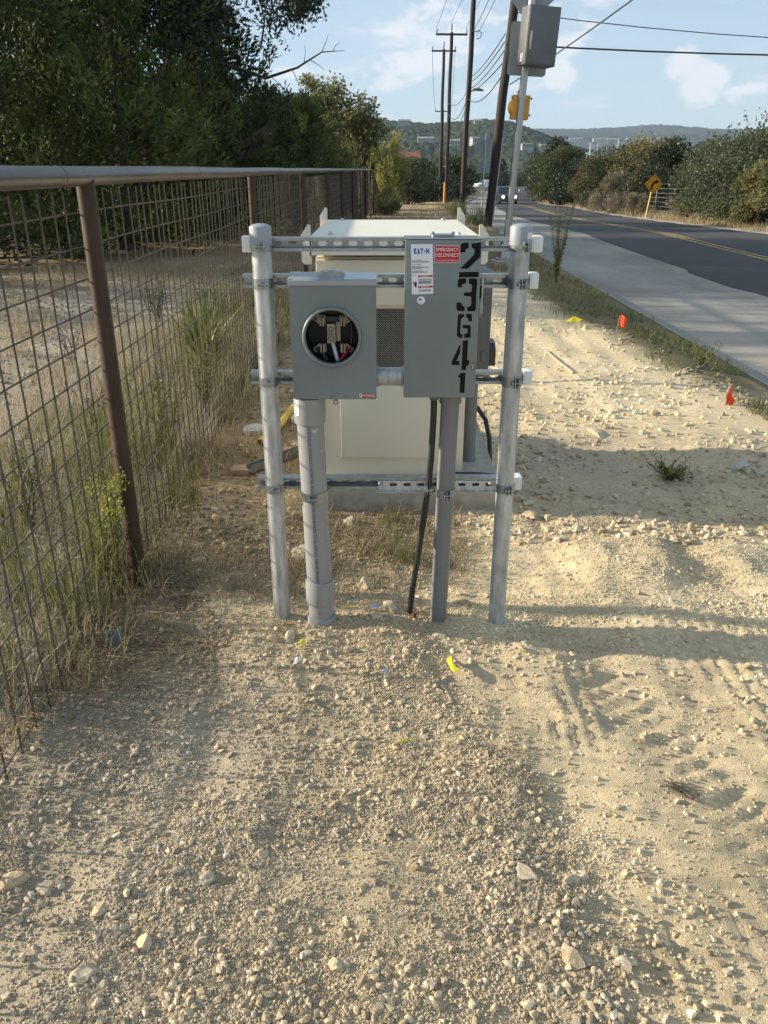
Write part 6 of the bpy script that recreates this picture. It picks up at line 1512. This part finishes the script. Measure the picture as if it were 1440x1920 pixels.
def scatter(N, y0, y1, pw, seed, dens):
    r = np.random.default_rng(seed); y = y0 + (y1 - y0) * r.random(N) ** pw; x = (r.random(N) * 2 - 1) * (0.50 * y + 0.28)
    k = (r.random(N) < dens(x, y)) & (x > -1.9) & (x < 2.9) & ~((y > 3.58) & (y < 4.9) & (x > -0.38) & (x < 0.57)); return x[k], y[k], r
def windrow(x, y):
    rx = np.interp(y, [0.5, 1.1, 1.7, 2.3], [0.46, 0.40, 0.27, 0.08]); return x - rx
def dens1(x, y):
    w = windrow(x, y)
    d = 0.30 + 0.55 * (w < 0.05) * sstep(-0.35, 0.25, fbm(x * 2.2, y * 2.2, 201, 3)) + 0.8 * np.exp(-(w / 0.11) ** 2) * (y < 2.3) + 0.55 * np.exp(-((y - 2.42) / 0.25) ** 2) * (x < 0.5) * (x > -0.7)
    d = d + 0.35 * sstep(0.0, 0.4, fbm(x * 3.1 + 5, y * 3.1, 205, 3))
    return np.clip(d, 0, 1)
x, y, r = scatter(430000, 0.95, 3.5, 1.15, 31, lambda a, b: np.clip(dens1(a, b) * (0.25 + 1.0 * sstep(-0.18, 0.22, fbm(a * 2.7 + 3, b * 2.7, 231, 3))) + 0.05 - 0.2 * sstep(0.1, 0.3, windrow(a, b)) * (b < 2.6), 0.05, 1))
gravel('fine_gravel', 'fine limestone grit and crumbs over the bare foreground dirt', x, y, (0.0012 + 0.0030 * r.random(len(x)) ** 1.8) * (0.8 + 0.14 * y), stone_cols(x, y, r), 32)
x, y, r = scatter(26000, 0.98, 4.6, 1.3, 33, lambda a, b: dens1(a, b) ** 1.9)
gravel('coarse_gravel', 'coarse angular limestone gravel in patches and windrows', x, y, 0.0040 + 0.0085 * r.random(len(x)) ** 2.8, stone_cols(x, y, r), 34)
x, y, r = scatter(60000, 3.2, 10, 1.2, 35, lambda a, b: np.clip(0.35 + 0.9 * fbm(a * 1.7, b * 1.7, 211, 3), 0.05, 1))
gravel('coarse_gravel', 'loose limestone rubble on the lot around the cabinet and bank', x, y, 0.003 + 0.022 * r.random(len(x)) ** 5, stone_cols(x, y, r), 36)
r = np.random.default_rng(37); n = 22000; x = r.uniform(-6.5, -1.1, n); y = 1.8 + 12 * r.random(n) ** 1.3
gravel('coarse_gravel', 'grey stones and pebbles strewn over the ground behind the fence', x, y, 0.004 + 0.026 * r.random(n) ** 4, stone_cols(x, y, r) * np.array([0.95, 0.97, 1.02]), 38)

# ------------------------------------------------------------------ small things lying about
def flag(loc, label, seed, lean=0.2):
    t = thing('marker_flag', label, 'marker flag', loc, 'orange marker flags'); x, y, z = loc; r = random.Random(seed)
    MB().tube([(x, y, z - 0.05), (x + 0.02, y, z + 0.16)], 0.0022, 6).build('wire', GALV, t)
    n = 8; vs = []; fs = []
    for i in range(n + 1):
        u = i / n
        for j in range(5):
            v = j / 4; vs.append((x + 0.02 + 0.085 * u, y + 0.018 * math.sin(u * 6 + seed) , z + 0.16 - 0.095 * v - lean * 0.1 * u + 0.012 * math.sin(u * 5 + v * 2)))
    for i in range(n):
        for j in range(4): a = i * 5 + j; fs.append((a, a + 1, a + 6, a + 5))
    MB().add(vs, fs).build('flag', FLAGM, t, 60)
    return t
flag((2.36, 8.2, G(2.36, 8.2)), 'small orange marker flag farther up the bank', 1, 0.1)
f_ = flag((2.37, 5.52, G(2.37, 5.52)), 'orange marker flag drooping on the bank at the right edge', 4, 0.7); f_.rotation_euler = (0, 0.35, 0.2)
def scrap(name, label, cat, x, y, pts, m, zoff=0.004, amp=0.008, seed=0):
    r = random.Random(seed); n = len(pts); z = G(x, y) + zoff + 0.008
    top_ = [(x + p[0], y + p[1], z + r.uniform(0, amp)) for p in pts]; cz_ = [(x + sum(p[0] for p in pts) / n, y + sum(p[1] for p in pts) / n, z + amp * 1.3)]
    low_ = [(p[0], p[1], p[2] - 0.0015) for p in top_ + cz_]
    fs = [(i, (i + 1) % n, n) for i in range(n)] + [((i + 1) % n + n + 1, i + n + 1, 2 * n + 1) for i in range(n)] + [(i, i + n + 1, (i + 1) % n + n + 1, (i + 1) % n) for i in range(n)]
    o = MB().add(top_ + cz_ + low_, fs).build(name, m, None, None, loc=(x, y, z)); return tag(o, label, cat)
scrap('tape_scrap', 'crumpled yellow tape scrap in front of the narrow conduit', 'scrap', 0.220, 2.235, [(-0.010, 0.045), (0.006, 0.048), (0.002, 0.02), (0.014, -0.005), (0.026, -0.03), (0.010, -0.035), (0.0, -0.022), (-0.006, 0.01)], TAPEYEL, 0.012, 0.02, 1)
scrap('tape_scrap', 'tiny yellow scrap beside the pair of stones', 'scrap', -0.279, 2.335, [(-0.008, 0.01), (0.004, 0.016), (0.009, 0.002), (0.0, -0.014), (-0.009, -0.008)], TAPEYEL, 0.012, 0.012, 2)
scrap('plastic_scrap', 'white plastic scrap below the tiny yellow one', 'scrap', -0.29, 2.25, [(-0.012, -0.02), (-0.004, 0.012), (0.012, 0.022), (0.014, 0.004), (0.002, -0.022)], WHITEPLASTIC, 0.012, 0.014, 3)
scrap('plastic_scrap', 'small blue and white scrap in the centre gravel', 'scrap', 0.0, 2.20, [(-0.008, -0.008), (-0.006, 0.01), (0.008, 0.008), (0.01, -0.006)], mat('pale_blue_plastic', (0.32, 0.45, 0.62), 0.4, 0, 0.4, 60), 0.01, 0.01, 4)
scrap('plastic_scrap', 'bluish plastic bit among the stones by the black cable', 'scrap', -0.03, 2.59, [(-0.02, -0.01), (-0.014, 0.012), (0.016, 0.012), (0.02, -0.008)], mat('faded_blue_plastic', (0.16, 0.22, 0.34), 0.4, 0, 0.3, 60), 0.014, 0.012, 5)
scrap('tape_scrap', 'thin yellow-green strip lying in the centre foreground', 'scrap', 0.054, 1.87, [(-0.028, -0.014), (-0.010, 0.001), (0.006, 0.009), (0.030, 0.018), (0.008, 0.004), (-0.008, -0.004)], TAPEYEL, 0.008, 0.006, 6)
scrap('foil_scrap', 'crumpled silver foil at the right edge in the shade', 'scrap', 1.957, 4.12, [(-0.045, 0.0), (-0.02, 0.03), (0.015, 0.02), (0.045, 0.005), (0.04, -0.025), (0.0, -0.02), (-0.03, -0.03)], ALU, 0.015, 0.04, 7)
scrap('tape_scrap', 'yellow tape scrap lying in the grass of the bank', 'scrap', 1.98, 8.45, [(-0.09, 0.02), (-0.02, 0.04), (0.06, 0.05), (0.09, -0.01), (0.03, 0.0), (-0.03, 0.005)], TAPEYEL, 0.05, 0.05, 8)
scrap('glove', 'blue glove lying at the fence foot behind the left post', 'glove', -0.80, 5.55, [(-0.05, 0.03), (0.0, 0.05), (0.05, 0.02), (0.06, -0.05), (0.02, -0.06), (-0.03, -0.02)], mat('teal_cloth', (0.05, 0.16, 0.20), 0.9, 0, 0.3, 40), 0.02, 0.05, 9)
stick = MB().tube([(1.50, 7.40, G(1.50, 7.40) + 0.012), (1.52, 6.9, G(1.52, 6.9) + 0.016), (1.545, 6.44, G(1.545, 6.44) + 0.012)], 0.011, 8).build('wooden_stake', WOODPALE, None, 60, loc=(1.52, 6.9, 0)); tag(stick, 'pale wooden stake lying in the sunlit dirt right of the rack', 'stake')
ypipe = MB().tube([(-0.742, 4.56, 0.035), (-0.66, 4.95, 0.04), (-0.60, 5.45, 0.045), (-0.53, 6.0, 0.05)], 0.024, 14, False).tube([(-0.742, 4.56, 0.035), (-0.66, 4.95, 0.04), (-0.60, 5.45, 0.045)], 0.021, 14, False).build('yellow_pipe', YELLOWPIPE, None, 60, loc=(-0.65, 5.2, 0)); tag(ypipe, 'yellow plastic pipe lying behind the left rack post', 'pipe')
wpipe = MB().tube([(-0.58, 5.0, 0.05), (-0.40, 5.65, 0.05)], 0.026, 14).build('white_pipe', mat('pale_pvc', (0.62, 0.62, 0.60), 0.5, 0, 0.05, 8), None, 60, loc=(-0.5, 5.2, 0)); tag(wpipe, 'white plastic pipe lying beside the yellow pipe', 'pipe')
off = thing('channel_offcut', 'offcut of steel channel lying on the ground left of the rack', 'channel', (-0.6, 4.3, 0))
MB().box(-0.02, 0.02, -0.22, 0.22, 0.0, 0.004).box(-0.022, -0.0195, -0.22, 0.22, 0.0, 0.04).box(0.0195, 0.022, -0.22, 0.22, 0.0, 0.04).build('rail', ZINC, off, None).location = (0, 0, 0)
for v_ in off.children[0].data.vertices: v_.co += Vector((-0.6, 4.3, 0)) * 1.0
off.location = (-0.60, 4.28, 0.02); off.rotation_euler = (0, 0, R(-38))
lidd = MB().lathe((-0.82, 4.87, G(-0.82, 4.87)), (0, 0, 1), [(0.075, 0.0), (0.075, 0.03), (0.066, 0.036), (0.05, 0.033), (0.0, 0.033)], 24).build('plastic_disc', mat('cloudy_plastic', (0.42, 0.41, 0.39), 0.25, 0, 0.1, 20), None, 40, loc=(-0.82, 4.87, 0)); tag(lidd, 'round cloudy plastic lid on the dirt near the yellow pipe', 'lid')
brick = MB().box(-0.84, -0.74, 4.10, 4.19, 0.0, 0.035, 0.008).build('paver', mat('tan_paver', (0.30, 0.22, 0.15), 0.9, 0, 0.2, 20, 0.3, 80), None, 30, loc=(-0.79, 4.14, 0)); tag(brick, 'tan paver block half sunk by the fence behind the left post', 'block')
gb = thing('junction_cover', 'small grey metal cover lying in dead grass near the fence foot', 'metal cover', (-0.955, 2.42, G(-0.955, 2.42)))
z_ = G(-0.955, 2.42)
MB().box(-0.985, -0.930, 2.40, 2.403, z_, z_ + 0.058, 0.001).box(-0.985, -0.982, 2.403, 2.44, z_, z_ + 0.058).box(-0.933, -0.930, 2.403, 2.44, z_, z_ + 0.058).build('cover', GREYBOX, gb)
MB().lathe((-0.958, 2.40, z_ + 0.044), (0, -1, 0), [(0.005, 0), (0.005, 0.002), (0, 0.003)], 8).build('screw', ZINC, gb)
stub = MB().tube([(0.113, 2.565, -0.03), (0.112, 2.56, 0.045)], 0.0075, 10).build('ground_rod', mat('rusty_copper', (0.20, 0.085, 0.04), 0.7, 0.2, 0.2, 40), None, 50, loc=(0.113, 2.565, 0)); tag(stub, 'short rusty rod stub at the foot of the black cable', 'rod')
twig = thing('twig_bundle', 'small bundle of dark dead twigs on the pale dirt at right', 'twigs', (0.80, 1.69, G(0.80, 1.69)))
mb = MB(); r_ = random.Random(4)
for i in range(34):
    a = 0.75 + r_.gauss(0, 0.35); L_ = r_.uniform(0.02, 0.05); px_, py_ = 0.80 + r_.gauss(0, 0.02), 1.69 + r_.gauss(0, 0.014); zz = G(px_, py_) + r_.uniform(0.004, 0.016)
    mb.tube([(px_ - L_ * math.cos(a), py_ + L_ * math.sin(a), zz), (px_ + L_ * math.cos(a), py_ - L_ * math.sin(a), zz + r_.uniform(-0.004, 0.008))], 0.0009, 4, False)
mb.build('twig', BARK, twig)

# ------------------------------------------------------------------ afternoon haze
hz = MB().box(-2600, 5400, -60, 7100, -40, 260).build('haze', mat('haze_placeholder', (1, 1, 1)), None, None)
hm = bpy.data.materials.new('haze_air'); hm.use_nodes = True
hn = hm.node_tree.nodes; hl = hm.node_tree.links; hn.clear()
ho = hn.new('ShaderNodeOutputMaterial'); hv = hn.new('ShaderNodeVolumePrincipled')
hv.inputs['Color'].default_value = (0.62, 0.80, 1.0, 1); hv.inputs['Density'].default_value = 0.00009; hv.inputs['Anisotropy'].default_value = 0.2
hl.new(hv.outputs[0], ho.inputs['Volume'])
hz.data.materials.clear(); hz.data.materials.append(hm)
tag(hz, 'thin bluish afternoon haze over the whole valley', 'haze', kind='stuff')
